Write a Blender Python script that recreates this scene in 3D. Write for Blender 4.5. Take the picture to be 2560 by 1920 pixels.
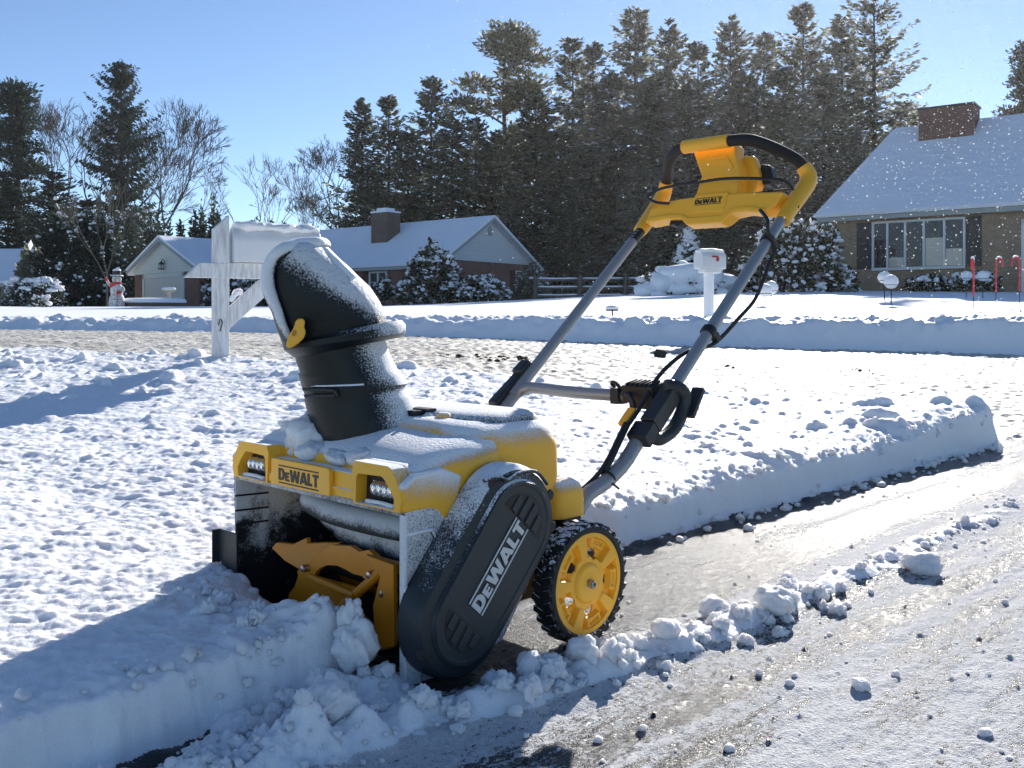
import bpy, bmesh, math, random
import numpy as np
from mathutils import Vector, Matrix

for o in list(bpy.data.objects):
    bpy.data.objects.remove(o)
SC = bpy.context.scene
COL = SC.collection
PI = math.pi

# ------------------------------------------------------------------ camera, sky, sun, exposure
F, HX, HY, CAMZ = 2400.0, 1280.0, 794.0, 0.6
cd = bpy.data.cameras.new("camera")
cam = bpy.data.objects.new("camera", cd); COL.objects.link(cam)
cam.location = (0, 0, CAMZ); cam.rotation_euler = (PI / 2, 0, 0)
cd.sensor_width = 36; cd.lens = F / 2560 * 36; cd.shift_y = (HY - 960) / 2560
cd.clip_start = 0.05; cd.clip_end = 1500
SC.camera = cam

SUN_AZ, SUN_EL = math.radians(20), math.radians(23)
W = bpy.data.worlds.new("World"); SC.world = W; W.use_nodes = True
wt = W.node_tree; wt.nodes.clear()
wo = wt.nodes.new("ShaderNodeOutputWorld"); wb = wt.nodes.new("ShaderNodeBackground")
sk = wt.nodes.new("ShaderNodeTexSky"); sk.sky_type = 'NISHITA'; sk.sun_disc = False
sk.sun_elevation = SUN_EL; sk.sun_rotation = SUN_AZ
sk.altitude = 0; sk.air_density = 0.75; sk.dust_density = 0.0; sk.ozone_density = 3.6
wb.inputs["Strength"].default_value = 0.085
wt.links.new(sk.outputs[0], wb.inputs[0]); wt.links.new(wb.outputs[0], wo.inputs[0])

sl = bpy.data.lights.new("sun", 'SUN'); sl.energy = 4.8; sl.angle = math.radians(0.5); sl.color = (1.0, 0.95, 0.88)
sun = bpy.data.objects.new("sun", sl); COL.objects.link(sun)
SDIR = Vector((math.sin(SUN_AZ) * math.cos(SUN_EL), math.cos(SUN_AZ) * math.cos(SUN_EL), math.sin(SUN_EL)))
sun.rotation_euler = (-SDIR).to_track_quat('-Z', 'Y').to_euler()

SC.view_settings.view_transform = 'Standard'; SC.view_settings.look = 'None'
SC.view_settings.gamma = 1; SC.view_settings.use_curve_mapping = False
SC.view_settings.exposure = 0.84
SC.render.engine = 'CYCLES'
SC.cycles.use_denoising = True
SC.cycles.max_bounces = 6
SC.cycles.transparent_max_bounces = 8

# ------------------------------------------------------------------ helpers
def at(px, py, D):
    return Vector(((px - HX) / F * D, D, CAMZ - (py - HY) / F * D))

def prop(o, label=None, cat=None, group=None, kind=None):
    for k, v in (("label", label), ("category", cat), ("group", group), ("kind", kind)):
        if v: o[k] = v
    return o

def empty(name, loc, rz, label, cat, group=None):
    o = bpy.data.objects.new(name, None); COL.objects.link(o)
    o.location = loc; o.rotation_euler = (0, 0, rz)
    return prop(o, label, cat, group)

def obj(name, vf, m, parent=None, smooth=True, bevel=0.0, seg=2, angle=35):
    v, f = vf
    me = bpy.data.meshes.new(name)
    me.from_pydata([tuple(p) for p in v], [], f)
    bm = bmesh.new(); bm.from_mesh(me); bmesh.ops.recalc_face_normals(bm, faces=bm.faces); bm.to_mesh(me); bm.free()
    me.materials.append(m)
    o = bpy.data.objects.new(name, me); COL.objects.link(o)
    if parent is not None: o.parent = parent
    if smooth:
        me.polygons.foreach_set("use_smooth", [True] * len(me.polygons))
        if not bevel: me.set_sharp_from_angle(angle=math.radians(angle))
    if bevel:
        b = o.modifiers.new("bevel", 'BEVEL'); b.width = bevel; b.segments = seg
        b.limit_method = 'ANGLE'; b.angle_limit = math.radians(30); b.harden_normals = smooth
    return o

def npobj(name, V, Fq, m, parent=None, smooth=True):
    """numpy mesh: V (n,3), Fq (m,k) with constant k"""
    me = bpy.data.meshes.new(name)
    V = np.ascontiguousarray(V, np.float32); Fq = np.ascontiguousarray(Fq, np.int32); k = Fq.shape[1]
    me.vertices.add(len(V)); me.vertices.foreach_set("co", V.ravel())
    me.loops.add(Fq.size); me.loops.foreach_set("vertex_index", Fq.ravel())
    me.polygons.add(len(Fq)); me.polygons.foreach_set("loop_start", np.arange(len(Fq), dtype=np.int32) * k)
    me.polygons.foreach_set("loop_total", np.full(len(Fq), k, np.int32))
    me.update(calc_edges=True); me.validate()
    me.polygons.foreach_set("use_smooth", [smooth] * len(me.polygons))
    me.materials.append(m)
    o = bpy.data.objects.new(name, me); COL.objects.link(o)
    if parent is not None: o.parent = parent
    return o

def join(*parts):
    V, Fc = [], []
    for v, f in parts:
        n = len(V); V += [tuple(p) for p in v]; Fc += [[i + n for i in q] for q in f]
    return V, Fc

def box(c, s, rot=None):
    x, y, z = [k / 2 for k in s]
    v = [Vector(p) for p in ((-x, -y, -z), (x, -y, -z), (x, y, -z), (-x, y, -z), (-x, -y, z), (x, -y, z), (x, y, z), (-x, y, z))]
    if rot is not None: v = [rot @ p for p in v]
    v = [p + Vector(c) for p in v]
    return v, [[3, 2, 1, 0], [4, 5, 6, 7], [0, 1, 5, 4], [1, 2, 6, 5], [2, 3, 7, 6], [3, 0, 4, 7]]

def bx(x0, x1, y0, y1, z0, z1):
    return box(((x0 + x1) / 2, (y0 + y1) / 2, (z0 + z1) / 2), (x1 - x0, y1 - y0, z1 - z0))

def prism(poly, axis, a, b):
    """2D polygon extruded along an axis; 'x': (y,z), 'y': (x,z), 'z': (x,y)"""
    def p3(p, c):
        return {'x': (c, p[0], p[1]), 'y': (p[0], c, p[1]), 'z': (p[0], p[1], c)}[axis]
    n = len(poly)
    v = [p3(p, a) for p in poly] + [p3(p, b) for p in poly]
    f = [list(range(n))[::-1], list(range(n, 2 * n))] + [[i, (i + 1) % n, n + (i + 1) % n, n + i] for i in range(n)]
    me = bmesh.new()
    bv = [me.verts.new(p) for p in v]
    for q in f: me.faces.new([bv[i] for i in q])
    bmesh.ops.recalc_face_normals(me, faces=me.faces)
    me.verts.index_update()
    out = [tuple(p.co) for p in me.verts], [[x.index for x in q.verts] for q in me.faces]
    me.free(); return out

def ring_prism(outer, inner, axis, a, b):
    """polygon with a hole (same vertex count) extruded"""
    def p3(p, c):
        return {'x': (c, p[0], p[1]), 'y': (p[0], c, p[1]), 'z': (p[0], p[1], c)}[axis]
    n = len(outer)
    v = [p3(p, a) for p in outer] + [p3(p, a) for p in inner] + [p3(p, b) for p in outer] + [p3(p, b) for p in inner]
    f = []
    for i in range(n):
        j = (i + 1) % n
        f += [[i, j, n + j, n + i], [2 * n + i, 3 * n + i, 3 * n + j, 2 * n + j], [i, 2 * n + i, 2 * n + j, j], [n + i, n + j, 3 * n + j, 3 * n + i]]
    return v, f

def smooth_path(P, n):
    P = [Vector(p) for p in P]
    out = []
    m = len(P)
    for i in range(m - 1):
        p0, p1, p2, p3 = P[max(i - 1, 0)], P[i], P[i + 1], P[min(i + 2, m - 1)]
        for k in range(n):
            t = k / n
            out.append(0.5 * ((2 * p1) + (p2 - p0) * t + (2 * p0 - 5 * p1 + 4 * p2 - p3) * t * t + (3 * p1 - p0 - 3 * p2 + p3) * t ** 3))
    out.append(P[-1]); return out

def tube(path, r, ns=12, n=0, caps=True, flat=1.0, up=None):
    P = smooth_path(path, n) if n else [Vector(p) for p in path]
    m = len(P); V, Fc = [], []
    nrm = None
    for i, p in enumerate(P):
        t = (P[min(i + 1, m - 1)] - P[max(i - 1, 0)]).normalized()
        if nrm is None:
            nrm = Vector(up) if up is not None else (Vector((0, 0, 1)) if abs(t.z) < .9 else Vector((1, 0, 0)))
        nrm = (nrm - t * nrm.dot(t)).normalized(); bi = t.cross(nrm)
        rr = r(i / (m - 1)) if callable(r) else r
        for k in range(ns):
            a = 2 * PI * k / ns
            V.append(p + nrm * math.cos(a) * rr * flat + bi * math.sin(a) * rr)
    for i in range(m - 1):
        for k in range(ns):
            j = (k + 1) % ns
            Fc.append([i * ns + k, i * ns + j, (i + 1) * ns + j, (i + 1) * ns + k])
    if caps:
        Fc.append(list(range(ns))[::-1]); Fc.append([(m - 1) * ns + k for k in range(ns)])
    return V, Fc

def loft(secs, caps=True):
    n = len(secs[0]); V = [p for s in secs for p in s]; Fc = []
    for i in range(len(secs) - 1):
        for k in range(n):
            j = (k + 1) % n
            Fc.append([i * n + k, i * n + j, (i + 1) * n + j, (i + 1) * n + k])
    if caps:
        Fc.append(list(range(n))[::-1]); Fc.append([(len(secs) - 1) * n + k for k in range(n)])
    return V, Fc

def lathe(prof, ns=32, M=None):
    """profile (r,z) revolved about z"""
    V, Fc = [], []
    for r, z in prof:
        for k in range(ns):
            a = 2 * PI * k / ns; p = Vector((r * math.cos(a), r * math.sin(a), z)); V.append(M @ p if M else p)
    for i in range(len(prof) - 1):
        for k in range(ns):
            j = (k + 1) % ns
            Fc.append([i * ns + k, i * ns + j, (i + 1) * ns + j, (i + 1) * ns + k])
    return V, Fc

def shift(vf, d):
    return [Vector(p) + Vector(d) for p in vf[0]], vf[1]

def xf(vf, M):
    return [M @ Vector(p) for p in vf[0]], vf[1]

# numpy noise ------------------------------------------------------
def _h(ix, iy, s):
    h = (ix.astype(np.int64) * 374761393 + iy.astype(np.int64) * 668265263 + s * 974634777) & 0xffffffff
    h = ((h ^ (h >> 13)) * 1274126177) & 0xffffffff
    h = ((h ^ (h >> 16)) * 2246822519) & 0xffffffff
    return ((h ^ (h >> 15)) & 0xffffff) / float(0xffffff)

def vn(x, y, s=0):
    ix, iy = np.floor(x), np.floor(y); fx, fy = x - ix, y - iy
    fx = fx * fx * fx * (fx * (fx * 6 - 15) + 10); fy = fy * fy * fy * (fy * (fy * 6 - 15) + 10)
    a, b, c, d = _h(ix, iy, s), _h(ix + 1, iy, s), _h(ix, iy + 1, s), _h(ix + 1, iy + 1, s)
    return (a + (b - a) * fx) + ((c + (d - c) * fx) - (a + (b - a) * fx)) * fy

def fbm(x, y, s=0, o=4, g=.5):
    t = 0; a = 1; n = 0
    for i in range(o):
        t = t + a * (vn(x * 2 ** i + 17.3 * i, y * 2 ** i - 9.1 * i, s + i) - .5); n += a; a *= g
    return t / n * 2

def lumps(x, y, cell, s, rmin, rmax, prob):
    """rounded lump field, heights in units of radius"""
    gx, gy = np.floor(x / cell), np.floor(y / cell); out = np.zeros_like(x)
    for dx in (-1, 0, 1):
        for dy in (-1, 0, 1):
            cx, cy = gx + dx, gy + dy
            px = (cx + _h(cx, cy, s)) * cell; py = (cy + _h(cx, cy, s + 1)) * cell
            r = (rmin + (rmax - rmin) * _h(cx, cy, s + 2) ** 2) * (_h(cx, cy, s + 3) < prob)
            an = _h(cx, cy, s + 4) * 3.14; ca, sa = np.cos(an), np.sin(an)
            ux, uy = (x - px) * ca + (y - py) * sa, (-(x - px) * sa + (y - py) * ca) * 1.35
            q = 1 - (ux * ux + uy * uy) / np.maximum(r * r, 1e-9)
            out = np.maximum(out, np.where((r > 0) & (q > 0), np.sqrt(np.maximum(q, 0)) * r, 0))
    return out

def sstep(a, b, x):
    t = np.clip((x - a) / (b - a), 0, 1); return t * t * (3 - 2 * t)

# ------------------------------------------------------------------ material nodes
class NT:
    def __init__(s, name):
        s.m = bpy.data.materials.new(name); s.m.use_nodes = True; s.t = s.m.node_tree; s.t.nodes.clear()
        s.out = s.t.nodes.new("ShaderNodeOutputMaterial")
        s.bsdf = s.t.nodes.new("ShaderNodeBsdfPrincipled"); s.t.links.new(s.bsdf.outputs[0], s.out.inputs[0])
    def put(s, sock, v):
        if hasattr(v, "is_output"): s.t.links.new(v, sock)
        elif v is not None:
            if isinstance(v, (tuple, list)) and len(v) == 3 and sock.type == 'RGBA': v = (*v, 1)
            sock.default_value = v
    def n(s, typ, ins=None, out=0, **kw):
        nd = s.t.nodes.new("ShaderNode" + typ)
        for k, v in kw.items(): setattr(nd, k, v)
        for k, v in (ins or {}).items(): s.put(nd.inputs[k], v)
        return nd.outputs[out]
    def math(s, op, a, b=None, clamp=False):
        nd = s.t.nodes.new("ShaderNodeMath"); nd.operation = op; nd.use_clamp = clamp
        s.put(nd.inputs[0], a)
        if b is not None: s.put(nd.inputs[1], b)
        return nd.outputs[0]
    def noise(s, vec, scale, detail=3, rough=.5, dist=0):
        return s.n("TexNoise", {"Vector": vec, "Scale": scale, "Detail": detail, "Roughness": rough, "Distortion": dist})
    def mix(s, f, a, b):
        nd = s.t.nodes.new("ShaderNodeMix"); nd.data_type = 'RGBA'
        s.put(nd.inputs[0], f); s.put(nd.inputs[6], a); s.put(nd.inputs[7], b)
        return nd.outputs[2]
    def rng(s, v, a, b, c=0., d=1.):
        nd = s.t.nodes.new("ShaderNodeMapRange"); nd.clamp = True; nd.interpolation_type = 'SMOOTHSTEP'
        s.put(nd.inputs[0], v)
        for i, k in enumerate((a, b, c, d)): s.put(nd.inputs[i + 1], k)
        return nd.outputs[0]
    def pos(s): return s.n("NewGeometry")
    def nrm(s): return s.n("NewGeometry", out=1)
    def obc(s): return s.n("TexCoord", out=3)
    def mapv(s, v, scale=(1, 1, 1), rot=(0, 0, 0), loc=(0, 0, 0)):
        return s.n("Mapping", {"Vector": v, "Scale": scale, "Rotation": rot, "Location": loc})
    def bump(s, h, st=.3, dist=.01):
        return s.n("Bump", {"Height": h, "Strength": st, "Distance": dist})
    def set(s, **kw):
        for k, v in kw.items():
            s.put(s.bsdf.inputs[{"base": "Base Color", "rough": "Roughness", "metal": "Metallic", "spec": "Specular IOR Level", "normal": "Normal", "sss": "Subsurface Weight", "sssr": "Subsurface Radius", "ssss": "Subsurface Scale", "alpha": "Alpha", "trans": "Transmission Weight", "coat": "Coat Weight"}[k]], v)
        return s.m

SNOWC = (.86, .875, .90)

def plain(name, c, rough=.5, metal=0., spec=.5, vary=.12, scale=12, bump=0.0, bscale=200):
    t = NT(name); o = t.obc()
    k = t.noise(o, scale, 4, .6)
    col = t.mix(k, tuple(x * (1 - vary) for x in c), tuple(min(1, x * (1 + vary)) for x in c))
    t.set(base=col, rough=t.rng(k, .2, .8, rough * .85, min(1, rough * 1.15)), metal=metal, spec=spec)
    if bump: t.set(normal=t.bump(t.noise(o, bscale, 3), bump, .002))
    return t.m

def frosted(name, c, rough=.45, d=(0, 0, 1), t0=.35, w=.35, grain=.9, scale=420, low=.5, lscale=9, metal=0., spec=.4, pdir=None, p0=0., snow=SNOWC, vary=.1, maxf=1.0, bump=.35, bs=190, bd=.004):
    """a surface with wind-blown snow sticking to the side that faces d; pdir/p0 adds a drift towards one end"""
    t = NT(name); o = t.obc()
    dn = t.n("VectorMath", {0: t.n("NewGeometry", out=1), 1: Vector(d).normalized()}, out=1, operation='DOT_PRODUCT')
    lo = t.noise(o, lscale, 3, .6); hi = t.noise(o, scale, 2, .6)
    s = t.math('ADD', t.math('SUBTRACT', dn, t0), t.math('MULTIPLY', t.math('SUBTRACT', lo, .5), low))
    if pdir is not None:
        pp = t.n("VectorMath", {0: o, 1: pdir}, out=1, operation='DOT_PRODUCT')
        s = t.math('ADD', s, t.math('SUBTRACT', pp, p0))
    s = t.math('ADD', s, t.math('MULTIPLY', t.math('SUBTRACT', hi, .5), grain))
    f = t.math('MULTIPLY', t.rng(s, 0., w), maxf)
    k = t.noise(o, 15, 3)
    base = t.mix(k, tuple(x * (1 - vary) for x in c), tuple(min(1, x * (1 + vary)) for x in c))
    t.set(base=t.mix(f, base, snow), rough=t.rng(f, 0, 1, rough, .75), spec=t.rng(f, 0, 1, spec, .2))
    if metal: t.set(metal=t.rng(f, 0, 1, metal, 0.))
    b = t.math('MULTIPLY', t.noise(o, bs, 4, .6), t.math('ADD', f, .06))
    t.set(normal=t.bump(b, bump, bd))
    return t.m

def snow_mat(name, bsc=60., sss=True, bst=.5, dirt=0.):
    t = NT(name); p = t.pos()
    c = t.mix(t.noise(p, 3, 3), (.85, .865, .885), (.89, .90, .915))
    if dirt: c = t.mix(t.rng(t.noise(p, 14, 5, .7), .66, .74, 0, dirt), c, (.12, .08, .06))
    t.set(base=c, rough=.6, spec=.25)
    if sss: t.set(sss=.75, sssr=(1., .85, .75), ssss=.018)
    h = t.math('ADD', t.noise(p, bsc, 5, .65), t.math('MULTIPLY', t.noise(p, bsc * 6, 3, .6), .35))
    t.set(normal=t.bump(h, bst, .012))
    return t.m

M = {}
M['snow'] = snow_mat('snow_surface', 55)
M['snow_far'] = snow_mat('snow_far_surface', 9, sss=False, bst=.3)
M['snow_cap'] = snow_mat('snow_cap_surface', 40, sss=False, bst=.4)
M['snow_clump'] = snow_mat('snow_clump_surface', 120, bst=.6)
YEL = (1.0, .48, .03)
M['yellow'] = plain('yellow_plastic', YEL, .42, vary=.06, bump=.05, bscale=900)
M['yellow_frost'] = frosted('yellow_plastic_frosted', YEL, .42, d=(-.05, -.05, 1), t0=.42, w=.35, grain=1.0, low=.35, lscale=7)
M['dark'] = plain('dark_plastic', (.022, .026, .03), .5, vary=.15, bump=.08, bscale=700)
M['dark_panel'] = frosted('dark_panel_plastic', (.026, .034, .040), .42, d=(0, 0, 1), t0=.75, w=.4, grain=.8, low=.2)
M['black'] = plain('black_rubber', (.012, .012, .014), .55, vary=.2, bump=.1, bscale=500)
M['grip'] = plain('black_foam_grip', (.014, .012, .013), .7, vary=.2, bump=.15, bscale=600)
M['steel_tube'] = plain('grey_painted_tube', (.30, .32, .34), .34, metal=.35, vary=.06)
M['steel'] = plain('bright_steel', (.5, .5, .5), .3, metal=1.)
M['white_ink'] = plain('white_lettering', (.62, .64, .64), .5, vary=.04)
M['black_ink'] = plain('black_lettering', (.01, .01, .01), .5, vary=.04)
M['auger'] = plain('amber_rubber_paddle', (.66, .235, .008), .4, vary=.2, scale=20, bump=.1)

# ------------------------------------------------------------------ the machine's frame (local x: its near side, local y: rearwards)
TH = 0.795
VX, VY = math.sin(TH), -math.cos(TH)
RX, RY = math.cos(TH), math.sin(TH)
OX, OY = -.3489, 1.7364
MROT = math.atan2(VY, VX)
def to_local(x, y):
    dx, dy = x - OX, y - OY
    return dx * VX + dy * VY, dx * RX + dy * RY
def to_world(lx, ly, z=0):
    return Vector((OX + lx * VX + ly * RX, OY + lx * VY + ly * RY, z))

# ------------------------------------------------------------------ terrain
def rbf(ctrl):
    C = np.array(ctrl, float); P = C[:, :2]; z = C[:, 2]; n = len(C)
    def k(r): return np.where(r > 0, r * r * np.log(np.maximum(r, 1e-9)), 0)
    A = np.zeros((n + 3, n + 3)); r = np.hypot(P[:, None, 0] - P[None, :, 0], P[:, None, 1] - P[None, :, 1])
    A[:n, :n] = k(r) + np.eye(n) * .01; A[:n, n] = 1; A[:n, n + 1:] = P; A[n, :n] = 1; A[n + 1:, :n] = P.T
    w = np.linalg.solve(A, np.concatenate([z, [0, 0, 0]]))
    def f(x, y):
        out = w[n] + w[n + 1] * x + w[n + 2] * y
        for i in range(n): out = out + w[i] * k(np.hypot(x - P[i, 0], y - P[i, 1]))
        return out
    return f

def c3(px, py, D): v = at(px, py, D); return (v.x, v.y, v.z)
BASE = rbf([(-1, .5, 0), (0, .5, 0), (1, .5, 0), (-1, 1.5, 0), (0, 1.2, 0), (1, 1.2, 0), (-1, 2.2, .005), (0, 2.2, 0), (1, 2.2, 0), (2, 2.4, 0), (.3, 3, 0), (1.5, 3, 0), (2.4, 4.3, 0), (1.2, 4.2, .01), (3.2, 3.4, 0),
            (-1.4, 3, .05), (-2, 4, .11), (-2.5, 5, .2), (-3.6, 7, .33), (-4.5, 8, .37), (-1.7, 6.2, .23), (0, 6, .1), (1.6, 5.6, .03), (2.6, 5.2, .005), (4, 6.5, .02),
            (-.5, 9, .22), (3, 9, .08), c3(2560, 890, 12.5), c3(1900, 870, 12.9), c3(1160, 846, 13.2), c3(500, 831, 13.4), c3(0, 826, 13.5), (10, 12.4, .0), (-11, 13.8, .5)])
TOP = rbf([(-.6, 1.2, .1), (-.3, 1.2, .1), (-1, 1.3, .1), (-.6, .7, .1), (-.6, 1.8, .105), (-1.2, 2, .12), (0, 2.4, .115), (.5, 2.7, .12), (.9, 3.0, .148), (1.6, 3.7, .16), (2.1, 4.35, .20),
           (-3.5, 6.5, .397), (-1.75, 5.7, .384), (-.3, 5.5, .306), (.27, 5.3, .27), (1.13, 5.1, .22), (1.7, 4.95, .20), (-1.95, 4.26, .21), (-1.2, 3.5, .17), (-.3, 3.8, .19), (.6, 4.2, .18), (-2.5, 5, .29), (-4.5, 7, .41), (-2.2, 3, .16)])
WALL_LY = [-3, -.3, -.06, -.03, .5, .85, 1.0, 3.6, 3.9]
WALL_LX = [.2, .185, .19, -.29, -.285, -.16, -.09, -.05, -.05]
EDGE_X = [-9, -3.5, -1.7, -.3, .27, 1.13, 1.7, 2.2, 2.7]
EDGE_Y = [8.4, 6.7, 5.85, 5.65, 5.45, 5.25, 5.05, 4.72, 4.4]
ROW_LY = [-.8, -.45, -.2, .05, .33, .75, 1.5, 2.4, 3]
ROW_LX = [.23, .29, .37, .425, .450, .480, .47, .475, .48]
ROW_H = [.010, .024, .034, .032, .032, .026, .018, .006, 0]

def lawn_z(x, y):
    a = x / np.maximum(y, 1)
    L = np.interp(y, [12, 14.2, 20, 32, 62, 110, 400], [.5, .57, .72, .96, 1.2, 2.2, 4])
    Rr = np.interp(y, [12, 14.2, 19, 36, 62, 110, 400], [.48, .56, .9, 1.62, 2.0, 3.0, 5])
    b = sstep(-.22, .3, a)
    return L + (Rr - L) * b + .03 * fbm(x / 5, y / 3, 40)

def height(x, y):
    lx, ly = to_local(x, y)
    base = BASE(x, y)
    # near yard snow
    top = TOP(x, y)
    rough = sstep(.9, 2.2, lx * -1 + ly * .55) * .5 + sstep(4.0, 5.4, y) * .7 + sstep(1.0, 1.8, ly) * (lx < .0) * sstep(-.9, -.2, lx) * .6
    rough = np.clip(rough, .0, 1.3)
    top = top + .010 * fbm(x / .35, y / .35, 1, 3) + .014 * fbm(x / .8 + 3, y / .6, 2, 2) * sstep(1.2, 2.2, y) - .009 * sstep(.60, .82, vn(x / .22, y / .20, 96)) * sstep(1.3, 2, y)
    top = top + (.005 + .008 * rough) * fbm(x / .06, y / .06, 4, 4, .65)
    top = top + .0045 * fbm(x / .022, y / .018, 9, 2) * sstep(6, 3, y)
    top = top - (.0045 * np.clip(1 - rough * 1.3, .0, 1)) * sstep(.3, .7, vn(x / .45, y / .3, 93)) * np.clip(lumps(x, y, .055, 77, .006, .030, .5) / .022, 0, 1) + .006 * fbm(x / .05, y / .028, 95, 4, .65) * sstep(.2, .7, vn(x / .6, y / .4, 94))
    top = top + .0035 * fbm(x / .035, y / .022, 91, 3, .6)
    top = top + lumps(x, y, .11, 11, .008, .040, .45 + 0 * x) * (.10 + .9 * np.clip(rough, 0, 1)) * .75
    top = top + lumps(x, y, .21, 21, .02, .085, .38 + 0 * x) * np.clip(rough - .35, 0, 1) * .75
    wl = np.interp(ly, WALL_LY, WALL_LX) + .018 * fbm(ly / .25, lx / .12, 31, 2) + .005 * fbm(lx / .03, ly / .03, 33, 3, .6)
    dw = wl - lx
    mw = np.clip(sstep(-.004, .022, dw) * .93 + sstep(.01, .05, dw) * .07, 0, 1)
    foot = .02 * sstep(-.07, 0, dw) * np.clip(vn(lx / .05, ly / .07, 35) * 1.6 - .6, 0, 1)
    ed = np.interp(x, EDGE_X, EDGE_Y) + .10 * fbm(x / .4, y / .4, 36, 3)
    me = sstep(-.03, .20 + .1 * vn(x, y, 3), ed - y)
    mend = sstep(-.03, .03, 3.86 + .05 * fbm(lx / .1, ly / .1, 38) - ly)
    my = mw * me * mend
    z = base + np.maximum(top - base, .03) * my + foot * (1 - my)
    # windrow beside the cleared strip
    rl = np.interp(ly, ROW_LY, ROW_LX); rh = np.interp(ly, ROW_LY, ROW_H)
    d = lx - rl - .02 * fbm(lx / .2, ly / .2, 51)
    wr = rh * np.exp(-(d / .045) ** 2) * (.35 + .9 * vn(lx / .045, ly / .045, 52)) + .5 * rh * lumps(lx, ly, .05, 54, .015, .04, .8) / .04 * np.exp(-(d / .06) ** 2)
    z = z + wr * (1 - my)
    # loose snow pushed in front of the blower
    z = z + .012 * np.exp(-(((lx - .05) / .16) ** 2 + ((ly + .14) / .10) ** 2)) * (.4 + vn(lx / .04, ly / .04, 57)) * my
    z = z - .03 * sstep(-.12, -.03, ly) * sstep(-.20, -.08, lx) * sstep(.10, .0, lx) * my + .03 * np.exp(-(((lx - .12) / .06) ** 2 + ((ly + .09) / .05) ** 2)) * (.5 + vn(lx / .03, ly / .03, 97)) * my
    z = z + lumps(lx, ly, .045, 58, .01, .035, .7) * np.exp(-(((lx - .1) / .22) ** 2 + ((ly + .15) / .10) ** 2)) * .28
    z = z + .055 * np.exp(-(((lx - .235) / .06) ** 2 + ((ly + .11) / .11) ** 2)) * (.4 + .9 * vn(lx / .04, ly / .04, 59)) * (1 - .75 * my)
    z = z + .060 * np.exp(-(((lx - .30) / .085) ** 2 + ((ly + .26) / .15) ** 2)) * np.clip(fbm(lx / .05, ly / .05, 60, 4, .6) * .9 + .42, 0, 1.2) * (1 - my)
    # crust on the driveway and packed snow on the road
    drv = (1 - my) * sstep(13.2, 12.6, y)
    crust = .0028 * fbm(lx / .02, ly / .05, 61, 3, .6) + .004 * np.clip(fbm(lx / .06, ly / .16, 64, 3), 0, 1) + lumps(lx, ly, .05, 66, .003, .009, .22) * .8
    z = z + crust * drv * sstep(.03, .16, np.abs(lx - .2) + .06) * sstep(.42, .55, lx + .2 * (y > 4.6)) + .0012 * fbm(lx / .012, ly / .012, 67, 2) * drv
    z = z + .005 * fbm(x / 1.2, y / .35, 69, 3) * sstep(5.2, 7, y) * drv
    # ploughed bank on the far side of the road, then the lawns
    db = 13.0 - .072 * x + .10 * fbm(x / .9, y * 0 + 3, 71, 3)
    mb = sstep(0, .42, y - db)
    lz = lawn_z(x, y)
    bank = .05 * np.exp(-((y - db - .8) / .55) ** 2) * sstep(-6, 2, x)
    bl = (lumps(x, y, .30, 73, .04, .16, .5) * .35 + lumps(x, y, .13, 74, .02, .07, .6) * .45 + .09 * fbm(x / .28, y / .22, 75, 5, .6)) * np.exp(-((y - db - .6) / .6) ** 2)
    z = z * (1 - mb) + (lz + bank) * mb + bl * sstep(-.05, .3, y - db)
    tr = sstep(13.5, 16, y) * sstep(-.02, .15, x / np.maximum(y, 1)) * sstep(24, 17, y)
    z = z + tr * .06 * fbm(x / 1.1, y / .8, 79, 3)
    return z, my, mb

def terrain():
    D1 = .42 * np.exp(np.arange(0, math.log(16 / .42), .0026))
    D2 = np.concatenate([16 * np.exp(np.arange(.01, math.log(420 / 16), .012))])
    D = np.concatenate([D1, D2])
    a = np.concatenate([np.linspace(-1.3, -.66, 60, endpoint=False), np.linspace(-.66, .70, 720, endpoint=False), np.linspace(.70, 1.3, 60)])
    Dg, ag = np.meshgrid(D, a, indexing='ij')
    X = (Dg * ag).ravel(); Y = Dg.ravel()
    Z, my, mb = height(X, Y)
    V = np.stack([X, Y, Z], -1)
    nr, nc = Dg.shape
    idx = np.arange(nr * nc).reshape(nr, nc)
    Q = np.stack([idx[:-1, :-1], idx[:-1, 1:], idx[1:, 1:], idx[1:, :-1]], -1).reshape(-1, 4)
    my4 = my[Q].max(1); mb4 = mb[Q].mean(1); yc = Y[Q].mean(1); xc = X[Q].mean(1)
    lx, ly = to_local(xc, yc)
    esplit = np.where(xc < 2.2, np.interp(xc, EDGE_X, EDGE_Y), 4.72 + .1 * (xc - 2.2))
    reg = np.where(mb4 > .02, 3, np.where(my4 > .015, 0, np.where(yc > esplit - .02, 2, 1)))
    rl = np.interp(ly, ROW_LY, ROW_LX); rh = np.interp(ly, ROW_LY, ROW_H)
    hz = Z[Q].mean(1)
    reg = np.where((reg == 1) & (hz > .010) & (yc < 4.2), 0, reg)
    for r, (nm, mk) in enumerate((("snow_yard", 'snow'), ("driveway", 'driveway'), ("road", 'road'), ("lawn", 'snow_far'))):
        q = Q[reg == r]
        u, inv = np.unique(q, return_inverse=True)
        o = npobj(nm, V[u], inv.reshape(q.shape), M[mk])
        o['kind'] = 'structure'

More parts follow.
